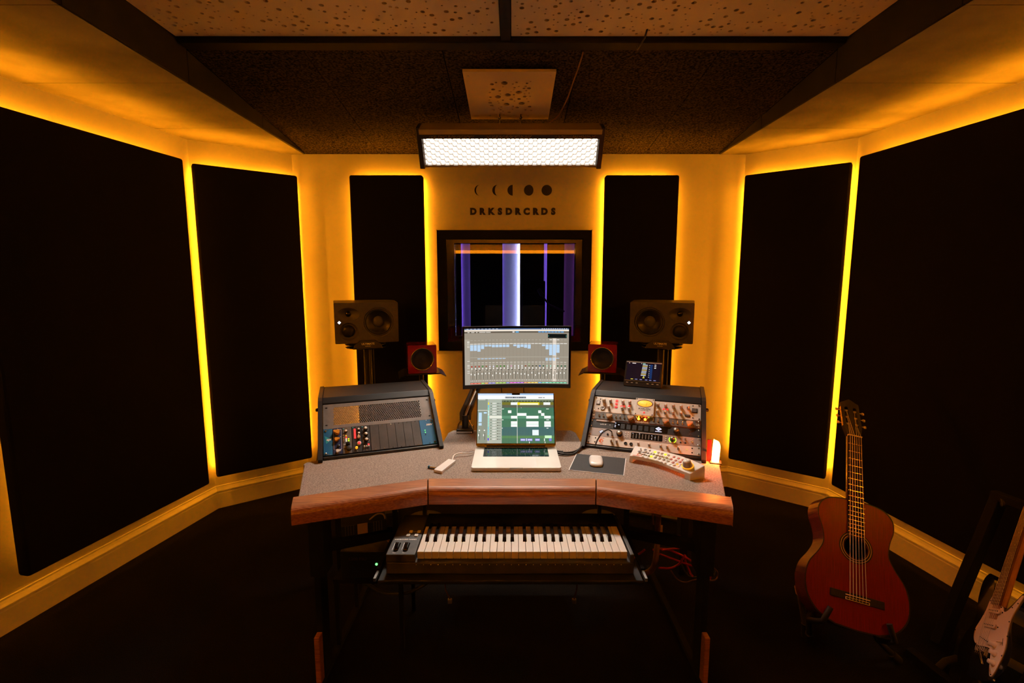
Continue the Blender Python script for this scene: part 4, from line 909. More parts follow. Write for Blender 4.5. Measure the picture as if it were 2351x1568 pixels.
# ================================================================== red cube speakers on small shelves
def cube(x, y, z0_, yaw, lean, label, side):
    st = thing('speaker_shelf', 'small black shelf on a thin post under the %s red cube speaker' % side, 'speaker stand', T(x, y, 0) @ RZ(yaw), 'cube speaker shelves')
    mb = MB(); mb.box(-.105, .105, -.02, .19, z0_-.010, z0_-.004); mb.build('shelf_plate', 'black', st, bevel=.002)
    for s2 in (-1, 1):
        v = [(s2*.105, -.02, z0_-.006), (s2*.105, .19, z0_-.006), (s2*.135, .19, z0_-.022), (s2*.135, -.02, z0_-.022)]; v += [(a, b_, c_-.004) for a, b_, c_ in v]
        mb = MB(); mb.add(v, [(0, 1, 2, 3), (7, 6, 5, 4), (0, 4, 5, 1), (1, 5, 6, 2), (2, 6, 7, 3), (3, 7, 4, 0)]); mb.build('shelf_wing', 'black', st)
    mb = MB(); mb.cyl((0, .10, .015), (0, .10, z0_-.010), .014); mb.build('post', 'black', st)
    mb = MB(); mb.lathe([(0, 0), (.12, 0), (.12, .012), (0, .015)], 24, T(0, .10, 0)); mb.build('base', 'black', st)
    t = thing('cube_speaker', label, 'loudspeaker', T(x, y, z0_-.003) @ RZ(yaw) @ FA, 'red cube speakers'); a = .165
    mb = MB(); mb.plate(rrect(-a/2, a/2, 0, a, .006), [circle(0, a/2, .066, 40)], -.010, 0); mb.build('front_baffle', 'redlac', t)
    mb = MB(); mb.prism(rrect(-a/2, a/2, 0, a, .006), -.165, -.0102); mb.build('cabinet', 'redlac', t)
    C3 = T(0, a/2, 0)
    mb = MB(); mb.lathe([(.067, -.004), (.067, .002), (.064, .003), (.0610, -.001)], 40, C3); mb.build('trim_ring', 'gold', t)
    mb = MB(); mb.lathe([(.0635, -.001), (.058, -.003), (.052, -.002), (.046, -.006), (.016, -.0092), (0, -.0065)], 36, C3); mb.build('cone', 'cone', t)
    for an in (45, 135, 225, 315):
        mb = MB(); mb.lathe([(.003, 0), (.003, .0012), (0, .0018)], 10, C3 @ T(.0635*math.cos(math.radians(an)), .0635*math.sin(math.radians(an)), .001)); mb.build('screw', 'gold', t)
cube(-.522, 2.755, .968, 15, 6, 'glossy dark red cube speaker on a shelf behind the left rack', 'left')
cube(.528, 2.770, .970, -14, 6, 'glossy dark red cube speaker on a shelf behind the right rack', 'right')

# ================================================================== loudness meter display on the right rack
XT = T(.655, 2.375, .9685) @ RZ(-24) @ RX(-27) @ FA
tb = thing('meter_display', 'small black touch display tilted on top of the right rack', 'display', XT)
mb = MB(); mb.prism(rrect(-.092, .092, .0, .136, .006), -.022, 0); mb.build('housing', 'black', tb, bevel=.002)
mb = MB(); mb.box(-.088, .088, .127, .131, 0, .002); mb.build('top_strip', 'alu', tb); mb = MB(); mb.box(-.088, .088, .028, .0305, 0, .0012); mb.build('lower_strip', 'steel', tb)
q = Scr(.166, .094); q.r(0, 0, 1, 1, lin(20, 16, 30), 0); random.seed(2)
q.r(.05, .03, .07, .06, Wt, 1); q.r(.15, .03, .26, .065, Wt, 1); q.r(.42, .03, .44, .06, Wt, 1); q.r(.47, .02, .55, .06, lin(150, 220, 190), 1)
for k in range(9): yy = .09 + k*.075; q.r(.47-.004*k, yy, .62-.004*k, yy+.035, lin(240, 210, 110) if k % 3 == 1 else lin(225, 228, 240), 1)
for k in range(7): q.r(.665, .10+k*.11, .685, .13+k*.11, Wt, 1)
for x in (.70, .725, .75): q.r(x, .08, x+.015, .86, lin(40, 90, 160), 1); q.r(x+.003, .10, x+.012, .85, lin(18, 36, 80), 2)
for yy in (.06, .15, .24): q.r(.82, yy, .87, yy+.035, Wt, 1)
q.tri([(.50, .86), (.56, .86), (.53, .72)], lin(240, 230, 90), 1); q.tri([(.52, .84), (.54, .84), (.53, .78)], lin(20, 16, 30), 2)
for x, c_ in ((.15, lin(230, 220, 80)), (.28, lin(140, 140, 190)), (.42, lin(140, 140, 190)), (.58, lin(140, 140, 190)), (.70, lin(140, 140, 190)), (.83, lin(140, 140, 190))): q.r(x, .93, x+.07, .965, c_, 1)
q.build(tb, T(0, .080, .0003))
for x in (-.074, -.05, -.026, .028, .052, .076): mb = MB(); mb.box(x-.005, x+.005, .017, .020, 0, .001); mb.build('button', 'cap_white', tb)
mb = MB(); mb.box(.086, .092, .004, .085, -.070, -.022); mb.build('foot', 'copper', tb); mb = MB(); mb.box(-.092, -.086, .004, .085, -.070, -.022); mb.build('foot', 'copper', tb)

# ================================================================== small desk things
P = [onz(*p, ZD) for p in ((1323, 1042), (1438, 1053), (1433, 1093), (1305, 1080))]
cx_ = sum((Vector((p.x, p.y)) for p in P), Vector((0, 0)))/4
mp = thing('mouse_pad', 'dark grey mouse pad with a pale stitched border on the desk', 'mouse pad', T(cx_.x, cx_.y, ZD))
def padpoly(f): return [((p.x-cx_.x)*f, (p.y-cx_.y)*f) for p in P][::-1]
mb = MB(); mb.prism(padpoly(1), 0, .0022); mb.build('border', 'white_print', mp, bevel=.001); mb = MB(); mb.prism(padpoly(.968), .0022, .0028); mb.build('surface', 'pad', mp)
ms = thing('computer_mouse', 'white low computer mouse lying on the mouse pad', 'mouse', T(.347, 1.902, ZD+.0028) @ RZ(-8))
prof = spline([(0, -.0565), (.018, -.053), (.0265, -.038), (.0285, 0), (.0265, .038), (.018, .053), (0, .0565), (-.018, .053), (-.0265, .038), (-.0285, 0), (-.0265, -.038), (-.018, -.053)], 4); n = len(prof)
v = []; lv = ((.96, .001), (1, .005), (.97, .010), (.88, .0155), (.65, .0195), (.3, .0212))
for f_, zz in lv: v += [(x*f_, y*f_, zz*(1-.25*(y/.0565)**2) if zz > .006 else zz) for x, y in prof]
mb = MB(); mb.add(v, [(j*n+i, j*n+(i+1) % n, (j+1)*n+(i+1) % n, (j+1)*n+i) for j in range(len(lv)-1) for i in range(n)] + [list(range((len(lv)-1)*n, len(lv)*n))], True); mb.build('shell', 'white_plastic', ms)
mb = MB(); mb.prism([(x*.9, y*.9) for x, y in prof], 0, .002); mb.build('base', 'rubber', ms)
# white monitor controller
zt_, zf_ = ZD+.050, ZD+.027
bk_ = [(1457.6, 1023), (1493, 1029), (1530, 1037), (1560, 1045), (1586, 1054), (1619, 1068.6)]; ft_ = [(1445, 1046), (1471, 1050), (1497, 1055), (1520, 1062), (1542, 1071), (1585, 1087.5)]
B3 = [onz(*p, zt_) for p in bk_]; F3 = [onz(*p, zf_) for p in ft_]
rc = thing('monitor_controller', 'white curved monitor controller with rows of buttons and a volume knob', 'controller', T(B3[2].x, B3[2].y, ZD)); o3 = Vector((B3[2].x, B3[2].y, ZD))
B3 = [p-o3 for p in B3]; F3 = [p-o3 for p in F3]; n = 6
v = [tuple(p) for p in B3] + [tuple(p) for p in F3] + [(p.x, p.y, p.z-.022) for p in B3] + [(p.x, p.y, p.z-.014) for p in F3]
mb = MB(); mb.add(v, [(i, i+1, n+i+1, n+i) for i in range(n-1)] + [(2*n+i, 3*n+i, 3*n+i+1, 2*n+i+1) for i in range(n-1)] + [(i, 2*n+i, 2*n+i+1, i+1) for i in range(n-1)] + [(n+i, n+i+1, 3*n+i+1, 3*n+i) for i in range(n-1)] + [(0, n, 3*n, 2*n), (n-1, 3*n-1, 4*n-1, 2*n-1)]); mb.build('shell', 'cream', rc, bevel=.003)
for a, b_ in ((0, .06), (.94, 1)):
    def lp_(L, t): k = min(n-2, int(t*(n-1))); f_ = t*(n-1)-k; return L[k]*(1-f_) + L[k+1]*f_
    q4 = [lp_(B3, a), lp_(B3, b_), lp_(F3, b_), lp_(F3, a)]
    mb = MB(); mb.add([(p.x, p.y, 0) for p in q4] + [(p.x, p.y, p.z-.012) for p in q4], [(0, 1, 2, 3), (7, 6, 5, 4)] + [(i, (i+1) % 4, 4+(i+1) % 4, 4+i) for i in range(4)]); mb.build('end_foot', 'cream', rc)
nrm = (B3[-1]-B3[0]).cross(F3[0]-B3[0]).normalized(); nrm = -nrm if nrm.z < 0 else nrm
rot = nrm.to_track_quat('Z', 'Y').to_matrix().to_4x4()
def onrc(X_, Y_):
    px, py = 1420+X_/9.042, 1000+Y_/9.046; d_ = ray(px, py); t_ = (B3[0]+o3-Vector((0, 0, 1.5))).dot(nrm)/d_.dot(nrm); return Vector((0, 0, 1.5)) + d_*t_ - o3
BT = [(463, 287, .6, 'btn_grey'), (557, 303, 1, 'btn_grey'), (652, 322, .7, 'btn_grey'), (430, 335, 1, 'btn_grey'), (523, 352, 1, 'btn_grey'), (612, 370, 1, 'btn_grey'), (490, 400, .7, 'btn_brown'), (578, 418, .7, 'btn_brown'),
      (760, 348, 1, 'g_yellow'), (832, 363, 1, 'btn_brown'), (905, 380, 1, 'btn_brown'), (975, 400, 1, 'g_yellow'), (1042, 418, 1, 'btn_brown'), (728, 393, 1, 'btn_brown'), (815, 413, 1, 'btn_brown'), (903, 440, 1, 'btn_brown'), (995, 465, 1, 'btn_brown'), (683, 442, 1, 'g_yellow'), (768, 462, 1, 'btn_brown'), (857, 487, 1, 'btn_brown'), (943, 510, 1, 'btn_brown'), (1050, 543, .7, 'btn_brown'),
      (1152, 452, 1, 'btn_red'), (1245, 482, 1, 'btn_red'), (1338, 512, 1, 'btn_red'), (1098, 497, 1, 'btn_red'), (1192, 525, 1, 'btn_red'), (1283, 555, 1, 'btn_red'), (1135, 570, 1, 'btn_red'), (1222, 603, .75, 'g_orange')]
for X_, Y_, s2, mt in BT:
    p = onrc(X_, Y_); r_ = .0053*s2
    shared(('rb', s2, mt), lambda mb: mb.lathe([(r_*1.08, 0), (r_, .0016), (r_*.7, .0024), (0, .0026)], 16), 'button', mt, rc, Matrix.Translation(p + nrm*.0012) @ rot)
p = onrc(1435, 625); XK = Matrix.Translation(p) @ rot
mb = MB(); mb.lathe([(.0225, 0), (.0225, .001), (.019, .002)], 32, XK); mb.build('knob_ring', 'g_orange', rc)
mb = MB(); mb.lathe([(.0195, .001), (.0150, .022), (.0142, .0235), (0, .0235)], 32, XK); mb.build('volume_knob', 'warm_grey', rc)
mb = MB(); mb.lathe([(.0135, .0237), (.0135, .0240), (0, .0240)], 32, XK); mb.build('knob_top', 'silver', rc)
p = onrc(403, 385); mb = MB(); mb.lathe([(.0035, 0), (.0035, .0004), (0, .0004)], 16, Matrix.Translation(p) @ rot); mb.build('logo_dot', 'orange_print', rc)
xa_ = (F3[1]-F3[0]).normalized(); ya_ = nrm.cross(xa_).normalized(); xa_ = ya_.cross(nrm); rt_ = Matrix((xa_, ya_, nrm)).transposed().to_4x4()
text('DANGEROUS', .0062, 'orange_print', rc, Matrix.Translation(onrc(388, 412) + nrm*.0003) @ rt_, .0002, .0003)
# usb hub
P = [onz(*p, ZD+.011) for p in ((995.7, 1077.8), (1030, 1053), (1047, 1056), (1014, 1082))]
hb = thing('usb_hub', 'small white usb hub with a short cable left of the laptop', 'usb hub', T(P[0].x, P[0].y, ZD)); o3 = Vector((P[0].x, P[0].y, ZD))
mb = MB(); mb.prism([(p.x-o3.x, p.y-o3.y) for p in P][::-1], 0, .011); mb.build('body', 'white_plastic', hb, bevel=.002)
a = onz(1000, 1074, ZD+.006)-o3; b_ = onz(988, 1072, ZD+.006)-o3; mb = MB(); mb.tube([a, b_], .006, 4); mb.build('plug', 'steel', hb); mb = MB(); mb.tube([b_, b_+(b_-a)*.4], .0062, 4); mb.build('plug_tip', 'api_blue', hb)
C_ = [Vector(((P[1].x+P[2].x)/2, (P[1].y+P[2].y)/2, ZD+.006))-o3, onz(1042, 1046, ZD+.010)-o3, onz(1055, 1040.5, ZD+.014)-o3, onz(1075, 1040, ZD+.012)-o3, Vector((-.161, 2.005, ZD+.008))-o3]
mb = MB(); mb.tube(spline([tuple(c_) for c_ in C_], 6, False), .0026, 8); mb.build('cord', 'white_plastic', hb)
# red-orange table lamp
tl = thing('accent_lamp', 'small glowing red-orange lamp on the right end of the desk', 'lamp', T(.846, 1.915, ZD) @ RZ(-20))
mb = MB(); mb.box(-.022, .022, -.028, .014, 0, .004); mb.build('base', 'black', tl)
mb = MB(FA); mb.prism([(-.014, .004), (.012, .004), (.015, .055)] + arc(-.004, .070, .019, -5, 85, 6) + [(-.010, .092), (-.013, .05)], -.010, .012); plabel(mb.build('glowing_tube', 'g_table', tl), 'white-hot orange light tube')
mb = MB(); mb.box(-.034, -.018, -.004, .004, .0, .092); mb.build('back_plate', 'redlac', tl)
# cables on the desk
t = thing('laptop_cable', 'pair of black cables from the right side of the laptop to the rack', 'cable')
for dz in (0, .006):
    mb = MB(); mb.tube(spline([(.197, 2.01-dz*3, ZD+.009), (.235, 2.005-dz*4, ZD+.006), (.275, 2.02-dz*3, ZD+.006), (.315, 2.075, ZD+.008+dz), (.325, 2.13, ZD+.012), (.33, 2.20, ZD-.02)], 5, False), .0042, 8); mb.build('cord', 'cable', t)
    mb = MB(); mb.tube([(.196, 2.01-dz*3, ZD+.009), (.222, 2.008-dz*3, ZD+.008)], .0055, 8); mb.build('plug', 'rubber', t)
F = RK[1]
t = thing('patch_cable', 'black cable plugged into the warm grey audio interface in the right rack', 'cable')
Pf = [(ux(.223), U+.013, .004), (ux(.223), U+.013, .030), (ux(.19), U+.012, .045), (ux(.145), U-.006, .045), (ux(.115), U-.03, .035), (ux(.10), -.008, .032), (ux(.095), -.024, .030)]
mb = MB(); mb.tube(spline([tuple(F @ Vector(p)) for p in Pf], 5, False), .0032, 8); mb.build('cord', 'cable', t)
mb = MB(); mb.tube([tuple(F @ Vector(p)) for p in (Pf[0], (ux(.223), U+.013, .028))], .0048, 10); mb.build('plug', 'steel', t)
for sgn in (-1, 1):   # little orange-lit feet under the racks
    pass

# ================================================================== under the desk
pb = ony(800, 1300, 1.86)
ps = thing('power_supply', 'black power supply box with a green light on the lower shelf left under the desk', 'power supply', T(-.60, 1.80, .31))
mb = MB(); mb.box(-.09, .09, 0, .20, 0, .115); mb.build('case', 'black', ps, bevel=.003)
text('L200 PSU', .018, 'bronze', ps, T(-.02, -.0008, .082) @ FA, .0002)
mb = MB(); mb.lathe([(.005, 0), (.005, .002), (0, .003)], 12, T(.055, 0, .060) @ RX(90)); mb.build('green_light', 'g_green', ps)
mb = MB(); mb.lathe([(.004, 0), (.004, .002), (0, .003)], 12, T(.055, 0, .036) @ RX(90)); mb.build('dim_light', 'redlac', ps)
sh = thing('under_desk_shelf', 'black open shelf below the left wing of the desk', 'shelf', T(-.60, 1.80, 0))
mb = MB(); mb.box(-.12, .16, -.01, .24, .292, .309); mb.build('board', 'matte_black', sh)
for x in (-.11, .15):
    for y in (0, .23): mb = MB(); mb.box(x-.008, x+.008, y-.008, y+.008, 0, .292); mb.build('leg', 'matte_black', sh)
bx_ = thing('vented_box', 'dark vented box with a pale label resting on the left cross bar under the desk', 'power adapter', T(-.58, 1.775, .5232) @ RZ(20))
mb = MB(); mb.box(-.085, .085, -.018, .10, 0, .045); mb.build('case', 'black', bx_, bevel=.003)
for x in (-.07, -.06, -.05, -.04, .035, .045, .055, .065): mb = MB(); mb.box(x-.0015, x+.0015, -.0195, -.018, .004, .042); mb.build('vent_rib', 'charcoal', bx_)
mb = MB(); mb.box(-.026, .012, -.019, -.018, .002, .044); mb.build('label', 'knob_tan', bx_)
mb = MB(); mb.tube(spline([(.02, 0, .045), (.05, -.005, .066), (.075, -.01, .060), (.080, -.012, .02)], 5, False), .003, 6); mb.build('cord', 'knob_tan', bx_)
def cable(label, pts, r, m, cat='cable', group=None):
    t_ = thing('loose_cable', label, cat, None, group); mb = MB(); mb.tube(spline(pts, 6, False), r, 8); mb.build('cord', m, t_); return t_
yk = 1.95
def loop(pix, y=yk, dy=.03): return [tuple(ony(a, b_, y + dy*math.sin(i*1.7))) for i, (a, b_) in enumerate(pix)]
random.seed(4)
cable('red cable arching highest among the loops right under the desk', loop([(1500, 1245), (1530, 1240), (1555, 1231), (1573, 1238), (1575, 1250), (1560, 1258), (1520, 1262)]), .0045, 'redcable')
cable('red cable sweeping in a long loop past the right desk leg', loop([(1500, 1262), (1525, 1260), (1550, 1268), (1575, 1280), (1595, 1290), (1615, 1275), (1624, 1285), (1618, 1292)]), .0045, 'redcable')
cable('red cable sagging lowest behind the right desk leg', loop([(1515, 1272), (1545, 1283), (1580, 1296), (1610, 1304), (1630, 1320), (1628, 1330), (1605, 1332)]), .0045, 'redcable')
cable('red cable curving under the bundle beside the music keyboard', loop([(1513, 1304), (1540, 1304), (1560, 1294), (1572, 1275), (1574, 1290), (1585, 1315), (1590, 1322)]), .0045, 'redcable')
cable('short red cable end beside the right end of the music keyboard', loop([(1455, 1282), (1462, 1274), (1470, 1270), (1480, 1262)]), .0045, 'redcable')
cable('thin green cable looping lowest beside the right desk leg', loop([(1565, 1295), (1575, 1315), (1590, 1325), (1615, 1322), (1640, 1318), (1636, 1300), (1612, 1290)]), .003, 'grncable')
cable('thin brown cable hanging in a wide loop right of the desk leg', loop([(1540, 1310), (1555, 1330), (1575, 1337), (1600, 1330), (1640, 1332), (1648, 1318), (1640, 1305), (1615, 1292)]), .003, 'copper')
cable('thick brown braided cable sleeve hanging from the desk right of the keyboard', loop([(1512, 1182), (1510, 1220), (1508, 1260), (1504, 1290), (1496, 1308), (1475, 1320)], 1.88), .012, 'copper')
cable('black cable bundle drooping left of the music keyboard', loop([(830, 1335), (850, 1345), (880, 1360), (930, 1362), (970, 1345), (990, 1330)], 1.85), .007, 'grncable')
cable('black cable rising to the left end of the keyboard tray', loop([(835, 1320), (860, 1300), (880, 1275), (905, 1255), (890, 1240)], 1.85), .005, 'copper')
t = thing('jack_plug', 'bright brass jack plug hanging right of the music keyboard', 'plug', Matrix.Translation(ony(1500, 1207, 1.88)))
mb = MB(); mb.cyl((0, 0, .006), (.004, 0, -.02), .005); mb.build('barrel', 'gold', t); mb = MB(); mb.cyl((.004, 0, -.02), (.008, 0, -.036), .0025); mb.build('tip', 'chrome', t); mb = MB(); mb.tube([(0, 0, .006), (-.004, .004, .05), (-.004, .01, .13)], .004); mb.build('cord', 'copper', t)
t = thing('cable_tag', 'small tan paper tag hanging among the cables right under the desk', 'tag', Matrix.Translation(ony(1517, 1214, 1.9)))
mb = MB(); mb.box(-.008, .008, 0, .002, -.02, .016); mb.build('paper', 'knob_tan', t); mb = MB(); mb.tube([(0, .001, .016), (0, .02, .14)], .001, 5); mb.build('thread', 'copper', t)
for k, (px, py, nm_) in enumerate(((1033, 1380, 'left'), (1318, 1380, 'right'))):
    t = thing('pedal_plug', 'dangling silver plug on a thin cable below the %s half of the music keyboard' % nm_, 'plug', Matrix.Translation(ony(px, py, 1.72)))
    mb = MB(); mb.box(-.008, .008, -.006, .006, -.008, .010); mb.build('housing', 'steel', t, bevel=.002)
    e = ony(px-20 if k == 0 else px+12, 1328, 1.70) - ony(px, py, 1.72); mb = MB(); mb.tube([(0, 0, .010), tuple(e*.5), (e.x, e.y, .552-ony(px, py, 1.72).z)], .003, 6); mb.build('cord', 'copper', t)

# ================================================================== classical guitar on a stand
def pose(o_, yaw, lean, roll): return T(*o_) @ RZ(yaw) @ RX(-lean) @ RY(roll)
XG = pose((1.2986, 1.6529, .1917), -6.7, 32.8, 12.1)
gt = thing('classical_guitar', 'red-brown classical guitar leaning on a floor stand in front of the right wall', 'guitar', XG)
hw = [(0, 0), (.075, .004), (.135, .030), (.174, .080), (.184, .140), (.172, .200), (.138, .252), (.119, .295), (.123, .345), (.139, .395), (.136, .440), (.104, .474), (.05, .486), (0, .488)]
R_ = spline([(x, y) for x, y in hw[1:-1]], 4, False); out = [(0, 0)] + R_ + [(0, .488)] + [(-x, y) for x, y in R_[::-1]]
SH = (0, .300)   # sound hole
mb = MB(FA); mb.plate(out, [circle(*SH, .042, 32)], -.0025, 0); mb.build('soundboard', 'gtop', gt)
n = len(out); mb = MB(FA); v = [(x, y, 0) for x, y in out]; v1 = [(x*1.006, y, -.0005) for x, y in out]; v2 = [(x*1.006, y, -.092) for x, y in out]
mb.add(v1+v2, [(i, (i+1) % n, n+(i+1) % n, n+i) for i in range(n)], True); mb.build('sides', 'gside', gt)
mb = MB(FA); mb.prism([(x*1.006, y) for x, y in out], -.094, -.092); mb.build('back', 'gside', gt)
mb = MB(FA); n2 = len(out); mb.plate([(x*1.008, y*1.0+(.0008 if y > .2 else -.0008)) for x, y in out], [[(x*.985, .004+y*.985) for x, y in out]], -.0006, .0006); mb.build('binding', 'ebony', gt)
mb = MB(FA); mb.plate(circle(*SH, .061, 40), [circle(*SH, .043, 40)], 0, .0005); mb.build('rosette', 'ebony', gt)
mb = MB(FA); mb.plate(circle(*SH, .0565, 40), [circle(*SH, .0545, 40)], .0005, .0008); mb.plate(circle(*SH, .0485, 40), [circle(*SH, .0465, 40)], .0005, .0008); mb.build('rosette_line', 'maple', gt)
mb = MB(FA); mb.prism(circle(*SH, .060, 24), -.090, -.0885); mb.build('sound_hole_floor', 'void', gt)
NUT = .765
mb = MB(FA); mb.prism([(-.0315, SH[1]+.040), (.0315, SH[1]+.040), (.026, NUT), (-.026, NUT)], .0005, .0065); mb.build('fingerboard', 'ebony', gt, bevel=.0005)
mb = MB(FA)
for k in range(1, 20):
    y = NUT - .65*(1-2**(-k/12)); w_ = .026 + (.0055)*(NUT-y)/(NUT-SH[1]-.04)
    if y > SH[1]+.042: mb.box(-w_, w_, y-.0009, y+.0009, .0065, .0075)
stuff(mb.build('frets', 'gold', gt))
mb = MB(FA); mb.prism([(-.029, .47), (.029, .47), (.0255, NUT+.012), (-.0255, NUT+.012)], -.020, .0005); mb.build('neck', 'gside', gt, bevel=.006)
mb = MB(FA); mb.box(-.027, .027, NUT, NUT+.005, -.004, .0085); mb.build('nut', 'bone', gt)
XHd = FA @ T(0, NUT+.005, 0) @ RX(-13)
hd = [(-.027, 0), (.027, 0), (.037, .045), (.0365, .170), (.022, .178), (.012, .186), (0, .192), (-.012, .186), (-.022, .178), (-.0365, .170), (-.037, .045)]
slot = lambda s2: rrect(s2*.0175-.0075, s2*.0175+.0075, .045, .148, .0072, 4)
mb = MB(XHd); mb.plate(hd, [slot(-1), slot(1)], -.020, 0); mb.build('headstock', 'ebony', gt, bevel=.001)
for s2 in (-1, 1):
    for y in (.062, .097, .132):
        mb = MB(XHd); mb.cyl((s2*.0095, y, -.008), (s2*.030, y, -.008), .0045, n=12); mb.build('roller', 'bone', gt)
        mb = MB(XHd); mb.cyl((s2*.037, y, -.010), (s2*.048, y, -.010), .002, n=8); mb.lathe([(0, 0), (.004, .001), (.0075, .006), (.006, .012), (0, .013)], 10, T(s2*.047, y, -.010) @ RY(90*s2), sx=.5); mb.build('tuning_peg', 'bone', gt)
    mb = MB(XHd); mb.box(s2*.0365-.001, s2*.0365+.001, .048, .150, -.016, -.004); mb.build('tuner_plate', 'gold', gt)
BR_ = .115
mb = MB(FA); mb.box(-.095, .095, BR_-.016, BR_+.012, 0, .007); mb.build('bridge', 'ebony', gt, bevel=.002)
mb = MB(FA); mb.box(-.042, .042, BR_+.001, BR_+.004, .007, .012); mb.build('saddle', 'bone', gt)
mb = MB(FA); mb.plate([(-.042, BR_-.015), (.042, BR_-.015), (.042, BR_-.005), (-.042, BR_-.005)], [[(-.040, BR_-.013), (.040, BR_-.013), (.040, BR_-.007), (-.040, BR_-.007)]], .007, .0085); mb.build('tie_block', 'bone', gt)
for k in range(6):
    a = -.0285 + k*.0114; b_ = -.0215 + k*.0086; s2 = -1 if k < 3 else 1; yy = (.062, .097, .132)[k if k < 3 else 5-k]
    pe = XHd @ Vector((s2*.0165, yy, -.0035)); r_ = .0011 if k < 3 else .0008
    mb = MB(); mb.tube([FA @ Vector((a, BR_-.012, .009)), FA @ Vector((a, BR_+.0025, .0125)), FA @ Vector((b_, NUT+.002, .0095)), pe], r_, 6); mb.build('string', 'string', gt)
gs = thing('guitar_stand', 'low folding tube guitar stand holding the classical guitar', 'guitar stand')
def G(u_, n_, v_): return XG @ Vector((u_, n_, v_))
topj = G(0, .16, .33)
for s2, foot, nm_ in ((-1, onz(1858, 1466, .012), 'l'), (1, onz(2062, 1516, .012), 'r')):
    k0 = G(s2*.125, .10, -.004)
    mb = MB(); mb.tube([topj, k0, foot], .011, 12); mb.build('leg', 'black', gs)
    d_ = (k0-foot).normalized(); mb = MB(); mb.cyl(foot, foot + d_*.05, .017, .015); mb.build('rubber_foot', 'rubber', gs)
    mb = MB(); mb.tube([k0, G(s2*.125, .03, -.004), G(s2*.122, -.012, .002), G(s2*.100, -.020, .055)], .010, 10); mb.build('cradle_arm', 'rubber', gs)
lf = onz(1852, 1452, .02); lt2 = ony(1836, 1362, 1.86)
mb = MB(); mb.tube([lf, lt2], .012, 12); mb.build('side_tube', 'steel', gs); mb = MB(); mb.cyl(lt2, lt2 + (lt2-lf).normalized()*.03, .016); mb.build('tube_grip', 'knob_tan', gs)
mb = MB(); mb.cyl((lf.x, lf.y, .0), lf + (lt2-lf).normalized()*.045, .019, .015); mb.build('tube_foot', 'rubber', gs)
rf = Vector((topj.x+.05, topj.y+.22, .012)); mb = MB(); mb.tube([topj, rf], .011, 12); mb.build('leg', 'black', gs)

# ================================================================== electric guitar on a rack stand
XE = pose((1.691, 1.5662, .1853), -119.9, 20.4, -31.7) @ Matrix.Scale(.915, 4)
eg = thing('electric_guitar', 'glossy black electric guitar with white pickguard at the lower right corner', 'guitar', XE)
bo = [(0, -.112), (.075, -.104), (.135, -.070), (.160, -.012), (.148, .050), (.120, .100), (.113, .145), (.128, .195), (.147, .238), (.140, .256), (.118, .245), (.085, .205), (.055, .178), (.034, .185), (0, .187), (-.034, .185), (-.046, .215), (-.068, .270), (-.098, .312), (-.128, .316), (-.150, .280), (-.143, .205), (-.122, .145), (-.124, .092), (-.152, .045), (-.163, -.012), (-.140, -.070), (-.078, -.105)]
B_ = spline(bo, 4)
mb = MB(FA); mb.prism(B_, -.044, 0); mb.build('body', 'gloss_black', eg, bevel=.007, seg=3)
pg = [(-.044, .222), (-.036, .186), (0, .187), (.034, .184), (.048, .166), (.066, .168), (.088, .190), (.122, .236), (.132, .230), (.118, .190), (.104, .140), (.108, .090), (.122, .030), (.116, -.030), (.100, -.078), (.086, -.084), (.072, -.060), (.058, -.020), (.042, .012), (0, .016), (-.042, .014), (-.074, .030), (-.090, .070), (-.074, .115), (-.060, .160), (-.056, .200)]
mb = MB(FA); mb.prism(spline(pg, 3), .0002, .0028); mb.build('pickguard', 'guard', eg)
def pickup(v_, ang):
    X = FA @ T(0, v_, .0028) @ RZ(ang); mb = MB(X); mb.prism(rrect(-.041, .041, -.0095, .0095, .0092), 0, .006); a = mb.build('pickup', 'guard', eg, bevel=.001)
    for k in range(6): mb = MB(X); mb.lathe([(.0024, .006), (.0024, .0068), (0, .0068)], 8, T(-.026+k*.0104, 0, 0)); mb.build('pole_piece', 'black_print', a)
    for s2 in (-1, 1): mb = MB(X); mb.lathe([(.003, 0), (.003, .0015), (0, .002)], 8, T(s2*.0465, 0, 0)); mb.build('screw', 'black_print', a)
pickup(.160, 0); pickup(.100, 0); pickup(.040, -12)
for x, y in ((.062, .030), (.078, .000), (.088, -.036)):
    mb = MB(FA); mb.lathe([(.0125, 0), (.012, .004), (.0085, .005), (.0078, .017), (0, .0175)], 20, T(x, y, .0028)); mb.build('control_knob', 'guard', eg)
mb = MB(FA); mb.cyl((.098, .050, .002), (.090, .042, .016), .0028); mb.build('selector_tip', 'guard', eg); mb = MB(FA); mb.box(-.0012, .0012, -.014, .014, .0028, .0031, T(.100, .050, 0) @ RZ(20)); mb.build('selector_slot', 'black_print', eg)
for x, y in ((-.050, .200), (-.066, .140), (-.086, .070), (-.05, .018), (.030, .180), (.092, .186), (.116, .205), (.100, .130), (.114, .075), (.118, .0), (.092, -.078)):
    mb = MB(FA); mb.lathe([(.0028, 0), (.0026, .001), (0, .0014)], 8, T(x, y, .0028)); mb.build('guard_screw', 'black_print', eg)
mb = MB(FA); mb.box(-.042, .042, -.026, .010, .0004, .006); mb.build('bridge_plate', 'chrome', eg, bevel=.001)
for k in range(6): mb = MB(FA); mb.box(-.0325+k*.0110, -.0225+k*.0110, -.020, .004, .006, .011); mb.build('bridge_saddle', 'chrome', eg, bevel=.001)
mb = MB(FA); mb.tube([(.030, -.008, .006), (.034, -.008, .028), (.055, -.020, .034), (.095, -.06, .034)], .003); mb.build('tremolo_arm', 'chrome', eg)
mb = MB(FA); mb.prism(rrect(.085, .115, -.098, -.085, .005), -.002, .004); mb.build('jack_plate', 'chrome', eg)
